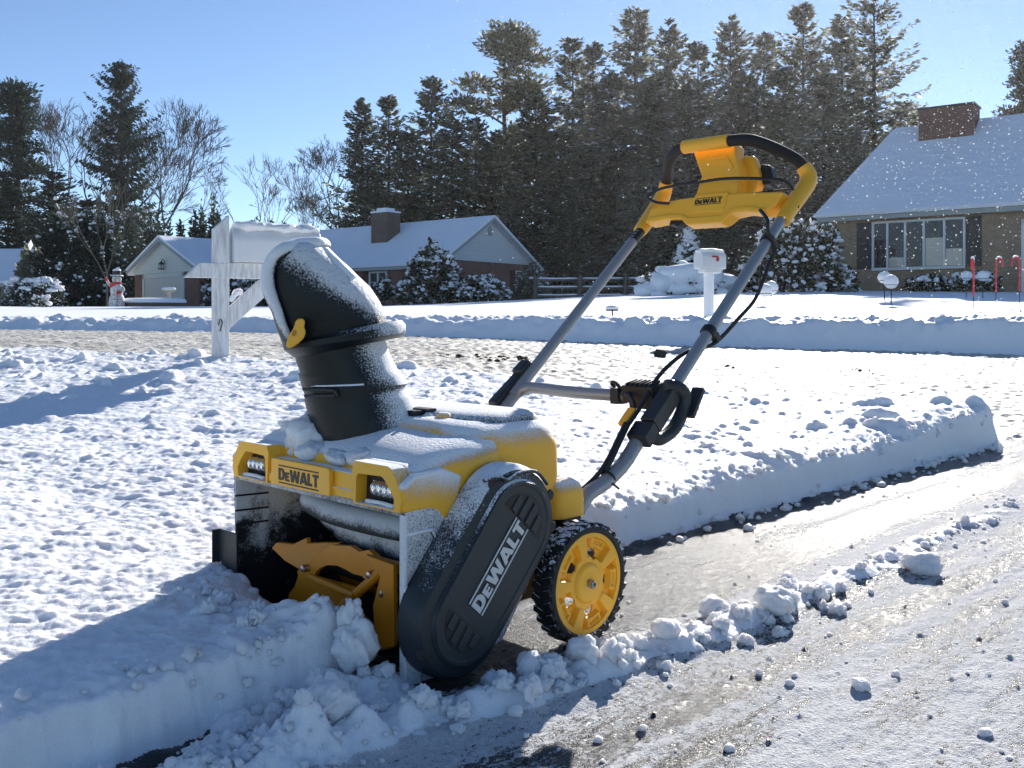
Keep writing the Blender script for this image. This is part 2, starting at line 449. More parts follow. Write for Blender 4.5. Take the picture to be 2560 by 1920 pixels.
def drive_mat():
    t = NT('driveway_asphalt_under_snow_film'); p = t.pos()
    v = t.mapv(p, rot=(0, 0, -MROT), loc=(0, 0, 0))
    # coordinates in the machine frame: x across the drive, y along it
    d = t.n("VectorMath", {0: p, 1: (OX, OY, 0)}, operation='SUBTRACT')
    lx = t.n("VectorMath", {0: d, 1: (VX, VY, 0)}, out=1, operation='DOT_PRODUCT')
    ly = t.n("VectorMath", {0: d, 1: (RX, RY, 0)}, out=1, operation='DOT_PRODUCT')
    cmb = t.n("CombineXYZ", {0: lx, 1: ly, 2: 0.})
    st = t.mapv(cmb, scale=(1, .16, 1)); st2 = t.mapv(cmb, scale=(1, .45, 1))
    n1 = t.noise(st, 9, 5, .62); n2 = t.noise(st2, 60, 4, .65); n3 = t.noise(p, 420, 2, .6); n4 = t.noise(st2, 4, 3, .5)
    wob = t.math('MULTIPLY', t.math('SUBTRACT', n1, .5), .16)
    lw = t.math('ADD', lx, wob)
    nd = t.t.nodes.new("ShaderNodeValToRGB"); cr = nd.color_ramp
    t.put(nd.inputs[0], t.rng(lw, -.4, 1.4)); 
    nd0 = t.t.nodes.new("ShaderNodeMapRange"); t.put(nd0.inputs[0], lw); nd0.inputs[1].default_value = -.4; nd0.inputs[2].default_value = 1.4
    t.t.links.new(nd0.outputs[0], nd.inputs[0])
    pts = [(-.4, .1), (-.06, .02), (.03, .10), (.11, .36), (.15, .38), (.20, .04), (.29, .04), (.34, .50), (.46, .72), (.53, .54), (.66, .44), (.80, .70), (.92, .72), (1.05, .54), (1.2, .72), (1.4, .68)]
    while len(cr.elements) > 1: cr.elements.remove(cr.elements[-1])
    for i, (x, k) in enumerate(pts):
        e = cr.elements[0] if i == 0 else cr.elements.new((x + .4) / 1.8)
        e.position = (x + .4) / 1.8; e.color = (k, k, k, 1)
    band = nd.outputs[0]
    far = t.rng(ly, 2.2, 4.2, 0, .22)
    def amp(v, k): return t.math('MULTIPLY', t.math('SUBTRACT', v, .5), k)
    s = t.math('ADD', band, far)
    for v_, k_ in ((n1, 1.3), (n4, .7), (n2, 1.0), (t.noise(st2, 130, 3, .7), 1.2), (n3, .9), (t.noise(t.mapv(cmb, scale=(1, .045, 1)), 17, 4, .65), 1.5)): s = t.math('ADD', s, amp(v_, k_))
    f = t.rng(s, .40, .54)
    asp = t.mix(n3, (.010, .012, .015), (.034, .037, .042))
    film = t.mix(t.noise(p, 160, 3), (.44, .445, .455), (.80, .805, .815))
    t.set(base=t.mix(f, asp, film), rough=t.rng(f, 0, 1, .24, .85), spec=t.rng(f, 0, 1, .42, .12))
    h = t.math('ADD', t.math('ADD', t.noise(p, 150, 4, .65), t.math('MULTIPLY', t.noise(p, 420, 3), .5)), t.math('MULTIPLY', f, .25))
    t.set(normal=t.bump(h, .9, .008))
    return t.m

def road_mat():
    t = NT('road_packed_snow'); p = t.pos()
    v = t.mapv(p, scale=(.22, 1, 1), rot=(0, 0, .07))
    n1 = t.noise(v, 1.6, 5, .65); n2 = t.noise(v, 9, 5, .65); n3 = t.noise(p, 60, 3, .6); n4 = t.noise(p, 6, 4, .7)
    s = t.math('ADD', n1, t.math('MULTIPLY', t.math('SUBTRACT', n2, .5), .6))
    c = t.mix(t.rng(s, .35, .65), (.38, .355, .305), (.64, .615, .555))
    c = t.mix(t.math('MULTIPLY', t.rng(n3, .4, .75), .35), c, (.40, .37, .31))
    bare = t.rng(t.math('ADD', n1, t.math('MULTIPLY', t.math('SUBTRACT', n4, .5), .25)), .30, .26)
    c = t.mix(bare, c, (.035, .035, .04))
    t.set(base=c, rough=.62, spec=.3, normal=t.bump(t.math('ADD', n3, t.math('MULTIPLY', n2, 2.)), .45, .02))
    return t.m
M['driveway'] = drive_mat(); M['road'] = road_mat()
terrain()

# ------------------------------------------------------------------ lettering: chunky block letters as filled outlines
GLYPH = {
    'D': (.80, [[(0, 0), (.40, 0), (.62, .06), (.76, .24), (.80, .5), (.76, .76), (.62, .94), (.40, 1), (0, 1)], [(.26, .2), (.36, .2), (.47, .28), (.51, .5), (.47, .72), (.36, .8), (.26, .8)]]),
    'e': (.56, [[(0, 0), (.54, 0), (.54, .17), (.25, .17), (.25, .30), (.48, .30), (.48, .46), (.25, .46), (.25, .57), (.53, .57), (.53, .74), (0, .74)]]),
    'W': (1.22, [[(.16, 0), (.47, 0), (.61, .52), (.75, 0), (1.06, 0), (1.24, 1), (.98, 1), (.88, .40), (.73, 1), (.50, 1), (.35, .40), (.26, 1), (-.02, 1)]]),
    'A': (.86, [[(-.04, 0), (.22, 0), (.27, .16), (.57, .16), (.62, 0), (.90, 0), (.60, 1), (.26, 1)], [(.34, .35), (.51, .35), (.425, .66)]]),
    'L': (.58, [[(0, 0), (.57, 0), (.57, .22), (.26, .22), (.26, 1), (0, 1)]]),
    'T': (.70, [[(.22, 0), (.48, 0), (.48, .78), (.70, .78), (.70, 1), (0, 1), (0, .78), (.22, .78)]]),
}
def lettering(name, word, w, h, m, parent, origin, ax, up, thick=.0012, bars=True, slant=0.0, gap=.05):
    """word written in the plane (ax, up) from origin (its lower left corner), total w x h with a rule above and below"""
    cu = bpy.data.curves.new(name, 'CURVE'); cu.dimensions = '2D'; cu.fill_mode = 'BOTH'; cu.extrude = thick / 2
    adv = [GLYPH[c][0] + gap for c in word]; tot = sum(adv) - gap
    b = .09 if bars else 0.; lo, hi = (.17, .83) if bars else (0., 1.)
    def spl(pts):
        s = cu.splines.new('POLY'); s.points.add(len(pts) - 1); s.use_cyclic_u = True
        for q, p in zip(s.points, pts): q.co = (p[0], p[1], 0, 1)
    x = 0
    for c, a in zip(word, adv):
        for lp in GLYPH[c][1]:
            spl([(((x + p[0]) / tot) * w + slant * p[1] * h, (lo + (hi - lo) * p[1]) * h) for p in lp])
        x += a
    if bars:
        spl([(0, 0), (w, 0), (w, .07 * h), (0, .07 * h)]); spl([(slant * h, .93 * h), (w + slant * h, .93 * h), (w + slant * h, h), (slant * h, h)])
    tmp = bpy.data.objects.new("tmp", cu); COL.objects.link(tmp)
    bpy.context.view_layer.update()
    me = bpy.data.meshes.new_from_object(tmp.evaluated_get(bpy.context.evaluated_depsgraph_get()))
    bpy.data.objects.remove(tmp)
    ax = Vector(ax).normalized(); up = Vector(up); up = (up - ax * up.dot(ax)).normalized(); nz = ax.cross(up)
    for v in me.vertices: v.co = Vector(origin) + ax * v.co.x + up * v.co.y + nz * v.co.z
    me.materials.clear(); me.materials.append(m)
    o = bpy.data.objects.new(name, me); COL.objects.link(o); o.parent = parent
    return o

# ------------------------------------------------------------------ THE SNOW BLOWER
SB = empty("snow_blower", (OX, OY, 0), MROT, "yellow and black snow blower dusted with snow, standing on the driveway", "snow blower")
def P(name, vf, m, parent=None, **kw):
    return obj(name, vf, M[m] if isinstance(m, str) else m, parent or SB, **kw)

M['housing_in'] = frosted('housing_inside_caked', (.02, .022, .025), .6, d=(.25, -.55, .35), t0=.72, w=.5, grain=.7, scale=260, low=2.0, lscale=17, maxf=.8, pdir=(-.9, -1.5, 3.4), p0=.64)
M['housing_out'] = frosted('housing_outside_frosted', (.03, .037, .045), .5, d=(.5, -.5, .6), t0=.38, w=.5, grain=1.5, scale=420, low=.35, lscale=10, maxf=.8)
M['cover'] = frosted('belt_cover_frosted', (.022, .028, .034), .45, d=(.1, -.30, 1), t0=.50, w=.45, grain=1.05, scale=330, low=.9, lscale=16, maxf=.95, pdir=(0, -1.0, 3.4), p0=.93)
M['chute'] = frosted('chute_frosted', (.005, .009, .011), .38, spec=.3, d=(.78, .05, .60), t0=.40, w=.42, grain=1.0, scale=330, low=.55, lscale=12, maxf=.95, bump=.6)
M['dome'] = frosted('deflector_frosted', (.005, .009, .011), .4, spec=.3, d=(.45, -.12, .9), t0=.24, w=.45, grain=1.15, scale=240, low=.40, lscale=12, pdir=(1.43, 1.40, 7.0), p0=4.50, bump=1.0, bs=110, bd=.012)
M['lip'] = frosted('deflector_lip_frosted', (.012, .016, .018), .5, d=(-.15, -.45, .85), t0=-.20, w=.5, grain=.8, scale=300, low=.5, lscale=10, bump=.6, pdir=(0, 0, 3.5), p0=2.25)
M['lid'] = frosted('battery_lid_frosted', (.03, .036, .043), .5, d=(.1, -.1, 1), t0=.45, w=.6, grain=1.6, scale=300, low=.5, lscale=9, maxf=.9)
M['hood_top'] = frosted('hood_snowed', YEL, .42, d=(.0, .05, 1), t0=.24, w=.30, grain=.75, scale=380, low=.22, lscale=9, bump=.9)
M['hood_skirt'] = frosted('hood_skirt_dusted', YEL, .42, d=(.15, -.05, 1), t0=.40, w=.40, grain=.8, scale=380, low=.3, lscale=9, bump=.7, pdir=(0, 1.5, 9), p0=2.50)
M['hood_side'] = frosted('hood_dusted', YEL, .42, d=(.15, -.05, 1), t0=.40, w=.40, grain=.9, scale=380, low=.3, lscale=9, bump=.7)
M['edge_frost'] = frosted('edge_frosted', (.05, .06, .07), .5, d=(0, -1, .2), t0=.1, w=.5, grain=1.3, scale=200, low=.6, lscale=20, maxf=.85)
M['baffle'] = frosted('baffle_caked', (.05, .055, .06), .6, d=(0, -.6, .6), t0=.1, w=.6, grain=.8, scale=200, low=1.0, lscale=16, maxf=.62)

# --- auger housing
plate = [(-.012, .008), (-.02, .286), (.02, .292), (.12, .30), (.26, .26), (.27, .12), (.2, .03), (.06, .006)]
drum = []
for k in range(15):
    a = math.radians(118 - k * 16.5); drum.append((.105 + .15 * math.cos(a) * .95, .150 + .145 * math.sin(a)))
def sheet(path, x0, x1, th, axis='x'):
    out = []
    n = len(path)
    for i, p in enumerate(path):
        q0, q1 = Vector(path[max(i - 1, 0)]), Vector(path[min(i + 1, n - 1)]); t = (q1 - q0).normalized(); out.append((p[0] + t.y * th, p[1] - t.x * th))
    return prism(list(path) + out[::-1], axis, x0, x1)
hs = P("auger_housing", sheet(drum, -.262, .262, -.006), 'housing_in')
P("side_plate", prism(plate, 'x', .2615, .2675), 'housing_out', bevel=.0015)
fp = P("side_plate", prism(plate, 'x', -.2675, -.2615), 'housing_in', bevel=.0015)
for z in (.248, .2185, .191): P("louvre", prism([(-.02, z), (.055, z - .003), (.055, z - .0065), (-.02, z - .0035)], 'x', -.2618, -.2600), 'black', fp)
P("plate_edge", join(bx(.2575, .2715, -.0225, -.0165, .012, .284), prism([(-.017, .01), (-.017, .14), (.004, .13), (.014, .06), (.012, .005)], 'x', .2678, .2705)), 'edge_frost', bevel=.001)
P("raised_rib", tube([(.2685, -.018, .251), (.2685, .035, .252), (.2685, .05, .226), (.2685, .022, .178)], .0035, 8), frosted('rib_frosted', (.04, .047, .055), .5, d=(.4, 0, .5), t0=-.2, w=.4, grain=.9))
P("drift_cutter", join(bx(-.30, -.228, -.036, -.031, .004, .178), bx(-.30, -.296, -.05, -.031, .004, .178)), 'dark', bevel=.0015)
P("scraper_bar", bx(-.262, .262, .03, .05, .002, .012), 'steel')
P("baffle", join(tube([(-.105, .060, .256), (-.09, .045, .250), (.0, .034, .243), (.15, .034, .243), (.258, .04, .246)], lambda t: .012 + .011 * min(1, t * 9), 18, 6), bx(-.262, .262, -.012, .05, .278, .289)), 'baffle')
P("baffle", join(tube([(-.045, .115, .212), (-.03, .105, .205), (.08, .10, .198), (.258, .10, .196)], lambda t: .016 + .028 * min(1, t * 9), 18, 5), tube([(-.125, .08, .252), (-.10, .075, .232), (-.07, .075, .212), (-.035, .09, .200)], lambda t: .012 + .008 * t, 12, 5)), 'baffle')

# --- auger: rubber paddles on two plates with a cross rod
def curved(poly, y0, y1, bend=0.0, cx=.03):
    V, Fc = prism(poly, 'y', y0, y1)
    return [(x, y + bend * (x - cx) ** 2 / .02 + .35 * max(0, z - .14) ** 1.0 * 1.0, z) for x, y, z in V], Fc
frame_o = [(-.091, .125), (-.06, .148), (-.03, .166), (.004, .185), (.064, .193), (.088, .187), (.114, .195), (.14, .186), (.197, .186), (.196, .168), (.160, .160), (.112, .125), (.083, .113), (.044, .084), (.06, .07), (.02, .055), (-.02, .05), (-.085, .052), (-.141, .050), (-.137, .068), (-.118, .085), (-.105, .108), (-.108, .118)]
arch = [(-.052, .117), (-.045, .128), (-.03, .138), (-.01, .146), (.021, .151), (.045, .149), (.07, .145), (.095, .146), (.112, .140), (.105, .128), (.095, .124), (.08, .121), (.06, .120), (.045, .120), (.03, .119), (.02, .119), (.01, .118), (-.005, .118), (-.015, .1175), (-.025, .117), (-.035, .117), (-.042, .1168), (-.048, .1168)]
au = P("auger", ring_prism(frame_o, arch, 'y', .024, .034), 'auger', bevel=.0015)
P("paddle", curved([(-.165, .155), (-.158, .166), (-.12, .167), (-.092, .182), (-.088, .172), (-.05, .178), (-.004, .184), (-.03, .160), (-.06, .140), (-.091, .122), (-.13, .135), (-.15, .147)], .035, .045, -.02), 'auger', au, bevel=.002)
P("paddle", prism([(.120, .19), (.199, .186), (.199, .05), (.15, .03), (.142, .105), (.162, .16)], 'y', .012, .022), 'auger', au, bevel=.002)
P("paddle", prism([(-.14, .066), (-.05, .072), (.04, .082), (.16, .03), (.02, -.02), (-.12, .0)], 'y', .04, .05), 'auger', au, bevel=.002)
P("auger_rod", join(tube([(-.055, .018, .117), (.088, .014, .112)], .0065, 10), tube([(.157, .02, .167), (.044, .02, .082)], .009, 10)), 'auger', au)
P("auger_tube", tube([(-.255, .085, .125), (.255, .085, .125)], .016, 14), 'black', au)
P("auger_plate", join(tube([(-.06, .135, .125), (.12, .135, .125)], .052, 24)), 'auger', au)
for (x, z) in ((-.072, .13), (.13, .156), (.166, .131)):
    P("bolt", lathe([(0, .006), (.006, .005), (.0075, 0), (.0075, -.012)], 12, Matrix.Translation((x, .016, z)) @ Matrix.Rotation(PI / 2, 4, 'X')), 'steel', au)

# --- yellow hood at the front with two lamp shrouds
def octo(x0, x1, z0, z1, mir=False):
    p = [(x0 + .006, z0), (x0 + .002, z0 + (z1 - z0) * .80), (x0 + .008, z1), (x1 - .036, z1), (x1 - .026, z1 - .004), (x1 - .008, z1 - .030), (x1, z0 + .02), (x1 - .006, z0)]
    return [(-x, z) for x, z in p][::-1] if mir else p
def hole(x0, x1, z0, z1, mir=False):
    p = [(x0 + .012, z0 + .002), (x0 + .014, z0 + (z1 - z0) * .62), (x0 + .019, z1 - .021), (x1 - .055, z1 - .0185), (x1 - .048, z1 - .021), (x1 - .032, z1 - .036), (x1 - .0205, z0 + .02), (x1 - .022, z0 + .003)]
    return [(-x, z) for x, z in p][::-1] if mir else p
hood = P("hood", join(bx(-.135, .134, -.018, .05, .2905, .335), bx(-.137, .136, -.0215, .0, .2905, .3065)), 'yellow_frost', bevel=.003)
P("badge_panel", prism([(-.117, .2895), (-.115, .333), (-.110, .3385), (.067, .3385), (.073, .334), (.0725, .2895)], 'y', -.0285, -.0185), 'yellow', hood, bevel=.002)
lettering("lettering", "DeWALT", .129, .0335, M['black_ink'], hood, (-.0885, -.0286, .2945), (1, 0, 0), (0, 0, 1))
M['lens'] = NT('clear_lamp_lens').set(base=(.75, .77, .8), rough=.12, metal=.85)
for mir in (False, True):
    x0, x1, z0, z1 = .130, .2655, .2865, .3585
    o_, i_ = octo(x0, x1, z0, z1, mir), hole(x0, x1, z0, z1, mir)
    s = P("lamp_shroud", ring_prism(o_, i_, 'y', -.024, .004), 'yellow_frost', hood, bevel=.002)
    P("lamp_shroud_body", prism(o_, 'y', .0045, .06), 'hood_top', hood, bevel=.003)
    sg = -1 if mir else 1
    hl = P("headlight", prism(i_, 'y', -.001, .003), 'black', bevel=0)
    cx = sg * .198
    P("lens", join(*[xf(lathe([(0, .012), (.006, .0105), (.0095, .006), (.0105, 0)], 14), Matrix.Translation((cx + (k - 1.5) * .0155, -.004, .3145 + .001 * (k % 2))) @ Matrix.Rotation(PI / 2, 4, 'X') @ Matrix.Diagonal((.85, 1.25, 1, 1))) for k in range(4)],
                   bx(cx - .033, cx + .033, -.0045, -.0015, .3025, .3265)), 'lens', hl)
    P("frost_patch", tube([(cx - .04, -.012, .292), (cx, -.014, .2935), (cx + .034, -.012, .2915)], .0042, 8, 4, flat=.8), 'snow_cap', hl)

# --- hood body (lofted) from the lamp shrouds to the belt cover
def rsec(y, xl, xr, z0, zt, crown=.012, rc=.05, n=7, skew=0.):
    s = [(xl, y, z0), (xr, y, z0)]
    for k in range(n):
        a = PI / 2 * k / (n - 1); s.append((xr - rc + rc * math.cos(a), y + 0, zt - rc + rc * math.sin(a) + skew))
    for k in range(1, 8):
        u = k / 8; x = xr - rc + (xl + rc - (xr - rc)) * u; s.append((x, y, zt + crown * math.sin(PI * u) + skew * (1 - u)))
    for k in range(n):
        a = PI / 2 + PI / 2 * k / (n - 1); s.append((xl + rc + rc * math.cos(a), y, zt - rc + rc * math.sin(a)))
    return [Vector(p) for p in s]
P("hood_body", loft([rsec(.012, -.262, .262, .291, .352, .0, .03), rsec(.035, -.264, .264, .286, .366, .002, .038), rsec(.06, -.265, .265, .27, .376, .004, .042), rsec(.10, -.265, .266, .27, .386, .006, .045), rsec(.16, -.262, .262, .26, .392, .008, .05), rsec(.21, -.25, .25, .25, .396, .008, .05)]), 'hood_top', smooth=True, angle=60)
P("hood_skirt", prism([(-.020, .284), (.035, .283), (.048, .278), (.060, .264), (.069, .249), (.10, .291), (.108, .335), (.06, .352), (.0, .347), (-.027, .329)], 'x', .250, .2685), 'hood_skirt', bevel=.010, seg=4)
P("hood_skirt", prism([(-.020, .284), (.035, .283), (.048, .278), (.060, .264), (.069, .249), (.10, .291), (.108, .335), (.06, .352), (.0, .347), (-.027, .329)], 'x', -.2685, -.250), 'hood_skirt', bevel=.010, seg=4)

# --- rear motor cover, corner blocks and chassis
def plan(z, x, y0, y1, r, n=6):
    s = []
    for (cx, cy, a0) in ((x - r, y0 + r, -PI / 2), (x - r, y1 - r, 0), (-x + r, y1 - r, PI / 2), (-x + r, y0 + r, PI)):
        for k in range(n):
            a = a0 + PI / 2 * k / (n - 1); s.append(Vector((cx + r * math.cos(a), cy + r * math.sin(a), z)))
    return s
mc = P("motor_cover", loft([plan(.215, .238, .12, .402, .05), plan(.30, .242, .12, .408, .052), plan(.355, .243, .12, .408, .056), plan(.385, .236, .13, .400, .06), plan(.402, .222, .14, .385, .06), plan(.411, .195, .15, .36, .06), plan(.414, .15, .17, .33, .06)]), 'hood_side', smooth=True, angle=70)
for sx in (1, -1):
    P("corner_block", loft([[Vector((sx * (.222 + (p.x) * 1), p.y + .405, z)) for p in plan(0, .034 - e, -.045 + e, .045 - e, .02)] for z, e in ((.216, 0), (.262, .001), (.278, .006), (.286, .016))]), 'hood_side', smooth=True, angle=60)
lid = P("battery_lid", loft([plan(.398, .212, .19, .392, .06), plan(.410, .210, .192, .390, .062), plan(.420, .198, .205, .378, .06), plan(.424, .17, .23, .35, .05)]), 'lid', smooth=True, angle=60)
for x in (.050, -.055):
    v = P("vent", join(*[bx(x - .022 + k * .0145, x - .0125 + k * .0145, .166, .19, .405, .424) for k in range(3)], bx(x - .026, x + .026, .19, .215, .405, .4265)), 'black', mc, bevel=.001)
P("latch_button", xf(lathe([(.0, .014), (.010, .0125), (.016, .006), (.0175, 0)], 18), Matrix.Translation((.118, .196, .410)) @ Matrix.Diagonal((1.1, .8, 1, 1))), 'yellow_frost', lid)
P("chassis", join(bx(-.225, .225, .20, .43, .07, .225), bx(-.26, -.235, .34, .44, .09, .22), bx(.215, .245, .39, .445, .085, .216)), 'black', bevel=.006)
P("axle", tube([(-.33, .366, .11), (.33, .366, .11)], .009, 12), 'steel')

# --- belt cover on the near side: a slanting capsule in steps
CL, CU = Vector((.062, .110)), Vector((.182, .2455))
CD = (CU - CL).normalized(); CN = Vector((-CD.y, CD.x))
def capsule(rl, ru, x, n=18, a=CL, b=CU):
    s = []
    ang = math.atan2(CD.y, CD.x)
    for k in range(n):
        t = ang - PI / 2 + PI * k / (n - 1); s.append(Vector((x, b.x + ru * math.cos(t), b.y + ru * math.sin(t))))
    for k in range(n):
        t = ang + PI / 2 + PI * k / (n - 1); s.append(Vector((x, a.x + rl * math.cos(t), a.y + rl * math.sin(t))))
    return s
bc = P("belt_cover", loft([capsule(.099, .103, .2695), capsule(.099, .103, .300), capsule(.0965, .1005, .311), capsule(.090, .094, .319), capsule(.0745, .079, .3225), capsule(.073, .0775, .327), capsule(.0715, .076, .3285)]), 'cover', smooth=True, angle=28)
P("cover_panel", loft([capsule(.0705, .075, .3287), capsule(.0695, .074, .3312), capsule(.064, .0685, .3312), capsule(.0625, .067, .3297)]), 'dark_panel', bc, smooth=True, angle=25)
def half_moon(c, r, cut, sgn, x0, x1):
    p = []
    th = math.acos(cut / r); ang = math.atan2(CD.y, CD.x) if sgn > 0 else math.atan2(-CD.y, -CD.x)
    for k in range(15):
        a = ang - th + 2 * th * k / 14; p.append((c.x + r * math.cos(a), c.y + r * math.sin(a)))
    return prism(p, 'x', x0, x1)
for c, r, cut, sg in ((CU, .056, .006, 1), (CL, .051, .004, -1)):
    g = P("grille_shade", half_moon(c, r, cut, sg, .3298, .3303), 'black', bc)  # flat black plate, its dark tone stands in for shade in a recess
    for u in (-.031, -.0105, .0105, .031):
        h = math.sqrt(max(r * r - (abs(u) + .006) ** 2, 1e-6)) - .004
        a = c + CN * u + CD * sg * (cut + .003); b = c + CN * u + CD * sg * h
        wv = CN * .0068
        P("grille_rib", prism([tuple(a - wv), tuple(a + wv), tuple(b + wv), tuple(b - wv)], 'x', .3304, .3326), 'dark_panel', bc, bevel=.0012)
tx = Vector((.0905, .1125)); 
lettering("lettering", "DEWALT".replace("E", "e"), .1650, .0395, M['white_ink'], bc, (.3316, tx.x, tx.y), (0, CD.x, CD.y), (0, CN.x, CN.y), slant=0.0)
for p in ((.127, .323), (.2745, .228), (.203, .131), (-.028, .075), (.27, .285)):
    P("screw_hole", xf(lathe([(0, 0.0015), (.0085, .0015), (.0105, 0)], 16), Matrix.Translation((.3185 if p[0] < .2 or p[1] > .2 else .316, p[0], p[1])) @ Matrix.Rotation(PI / 2, 4, 'Y')), 'black', bc)
M['frost_line'] = frosted('frost_line', (.04, .045, .05), .5, d=(0, 0, 1), t0=-.5, w=.3, grain=1.2, scale=300)
P("shoulder_ridge", tube([(.3205, .105, .330), (.3255, .135, .3335), (.3262, .155, .326), (.3255, .185, .335), (.322, .23, .331), (.3185, .262, .305)], .0032, 8, 4), 'cover', bc)

# --- wheels
def wheel(xc, sg):
    w = P("wheel", xf(lathe([(.0915, -.020), (.097, -.0235), (.104, -.022), (.1085, -.015), (.1095, 0), (.1085, .015), (.104, .022), (.097, .0235), (.0915, .020)], 64), Matrix.Translation((xc, .366, .1105)) @ Matrix.Rotation(PI / 2, 4, 'Y')), 'tyre')
    lug = []
    for k in range(30):
        for h in (-1, 1):
            a = 2 * PI * (k + (.5 if h > 0 else 0)) / 30
            M4 = Matrix.Translation((xc, .366, .1105)) @ Matrix.Rotation(a, 4, 'X') @ Matrix.Translation((h * .0115, 0, .1066)) @ Matrix.Rotation(h * .35, 4, 'Z')
            lug.append(xf(box((0, 0, 0), (.0215, .0125, .009)), M4))
    P("tread", join(*lug), 'tyre', w, bevel=.0012)
    # rim: polar disc with stepped pockets and five openings
    nr, na = 54, 240
    V, Fc = [], []
    R0 = .0925
    def depth(q, a):
        s = (a * 5 / (2 * PI)) % 1.0; u = abs(s - .5) * 2          # u = 0 at the middle of a pocket, 1 on a spoke
        d = 0.0
        if q > .935: return .0
        pk = sstep(.50, .55, np.array(q)) * sstep(.915, .885, np.array(q)) * sstep(.80, .70, np.array(u))
        d -= .0125 * float(pk)
        raised = sstep(.70, .74, np.array(q)) * sstep(.905, .88, np.array(q)) * sstep(.46, .40, np.array(u))
        d += .0105 * float(raised)
        inner = sstep(.74, .78, np.array(q)) * sstep(.88, .85, np.array(q)) * sstep(.34, .28, np.array(u))
        d -= .006 * float(inner)
        d -= .004 * float(sstep(.36, .40, np.array(q)) * sstep(.55, .50, np.array(q)))
        d += .002 * float(sstep(.36, .33, np.array(q)))
        return d
    for i in range(nr + 1):
        q = .10 + .90 * i / nr
        for k in range(na):
            a = 2 * PI * k / na
            V.append((xc + sg * (.0185 + depth(q, a)), .366 + q * R0 * math.cos(a + .55), .1105 + q * R0 * math.sin(a + .55)))
    for i in range(nr):
        q = .10 + .90 * (i + .5) / nr
        for k in range(na):
            s = ((2 * PI * (k + .5) / na) * 5 / (2 * PI)) % 1.0; u = abs(s - .5) * 2
            if .47 < q < .69 and u < .34 * (1 - abs((q - .58) / .12) ** 2.5): continue
            j = (k + 1) % na
            Fc.append([i * na + k, i * na + j, (i + 1) * na + j, (i + 1) * na + k])
    r = P("rim", (V, Fc), 'yellow', w, smooth=True, angle=40)
    so = r.modifiers.new("thickness", 'SOLIDIFY'); so.thickness = .004; so.offset = 0
    P("hub_nut", join(xf(lathe([(.0045, .012), (.007, .012), (.0085, .009), (.0085, 0)], 6), Matrix.Translation((xc + sg * .021, .366, .1105)) @ Matrix.Rotation(sg * PI / 2, 4, 'Y')), xf(lathe([(0, .006), (.0045, .006), (.0045, .012)], 12), Matrix.Translation((xc + sg * .021, .366, .1105)) @ Matrix.Rotation(sg * PI / 2, 4, 'Y'))), 'steel', w)
    P("hub_washer", xf(lathe([(0, .0025), (.0125, .0025), (.0135, 0)], 24), Matrix.Translation((xc + sg * .0195, .366, .1105)) @ Matrix.Rotation(sg * PI / 2, 4, 'Y')), 'steel', w)
    return w
M['tyre'] = frosted('tyre_rubber_snow_specks', (.013, .013, .015), .6, d=(0, 0, 1), t0=.62, w=.25, grain=1.9, scale=130, low=.9, lscale=40, maxf=.9)
wheel(.3085, 1); wheel(-.3085, -1)

# --- chute: built in the turned chute's own frame (x: image right, y: away), then brought into the machine frame
CHD = 1.864
MI = Matrix.Translation((OX, OY, 0)) @ Matrix.Rotation(MROT, 4, 'Z'); MI.invert()
def cs(L, R, depth=None, e=2.0, n=40, off=0.0, grow=0.0, roll=0.0):
    a, b = at(*L, CHD), at(*R, CHD); c = (a + b) / 2; h = (b - a) / 2; h = h * (1 + grow / h.length)
    dr = (depth if depth else h.length) + grow; out = []
    for k in range(n):
        t = 2 * PI * k / n; ct, st = math.cos(t), math.sin(t)
        x = math.copysign(abs(ct) ** (2 / e), ct); y = math.copysign(abs(st) ** (2 / e), st)
        out.append(MI @ (c + h * x + Vector((0, dr * y + off, 0))))
    return out
low = [((794, 1150), (1068, 1140)), ((790, 1095), (1058, 1081)), ((775, 1049), (1044, 1039)), ((764, 1003), (1029, 995)), ((763, 996), (1024, 987)), ((766, 990), (1014, 976)), ((760, 975), (1014, 966)), ((757, 968), (1019, 958)), ((750, 940), (1004, 936)), ((748, 934), (1000, 930)), ((752, 928), (992, 922)), ((742, 900), (978, 896)), ((737, 880), (966, 864)), ((735, 870), (962, 850))]
ch = P("chute", loft([cs(l, r, .100 if i < 3 else .094) for i, (l, r) in enumerate(low)]), 'chute', smooth=True, angle=50)
P("chute_seam", join(*[tube([cs((760, 960 - 4 * 0), (1016, 950), .0945, n=40)[k] for k in range(22, 33)], .0022, 6)]), 'frost_line', ch)
P("chute_latch", join(tube([MI @ at(758, 1003 - 30, CHD - .068), MI @ at(836, 976, CHD - .100)], .003, 6), tube([MI @ at(762, 990, CHD - .068), MI @ at(838, 989, CHD - .100)], .003, 6), tube([MI @ at(837, 976, CHD - .100), MI @ at(843, 990, CHD - .099)], .003, 6)), 'dark', ch)
P("chute_collar", loft([cs((738, 893), (1004, 843), .105), cs((716, 874), (1011, 832), .118, grow=.002), cs((714, 866), (1011, 812), .118, grow=.002), cs((722, 860), (1004, 800), .113), cs((760, 852), (955, 806), .090)]), 'chute', smooth=True, angle=40)
dome = [((716, 868), (964, 806)), ((704, 836), (962, 790)), ((694, 806), (955, 770)), ((685, 775), (945, 750)), ((676, 748), (922, 716)), ((668, 720), (898, 694)), ((668, 690), (868, 664)), ((678, 660), (840, 641)), ((697, 632), (822, 622)), ((716, 616), (806, 611)), ((735, 608), (790, 606))]
dd = [.092, .094, .096, .098, .098, .096, .094, .090, .082, .070, .045]
df = P("deflector", loft([cs(l, r, d, 2.6 if i < 8 else 2.2) for i, ((l, r), d) in enumerate(zip(dome, dd))]), 'dome', smooth=True, angle=60)
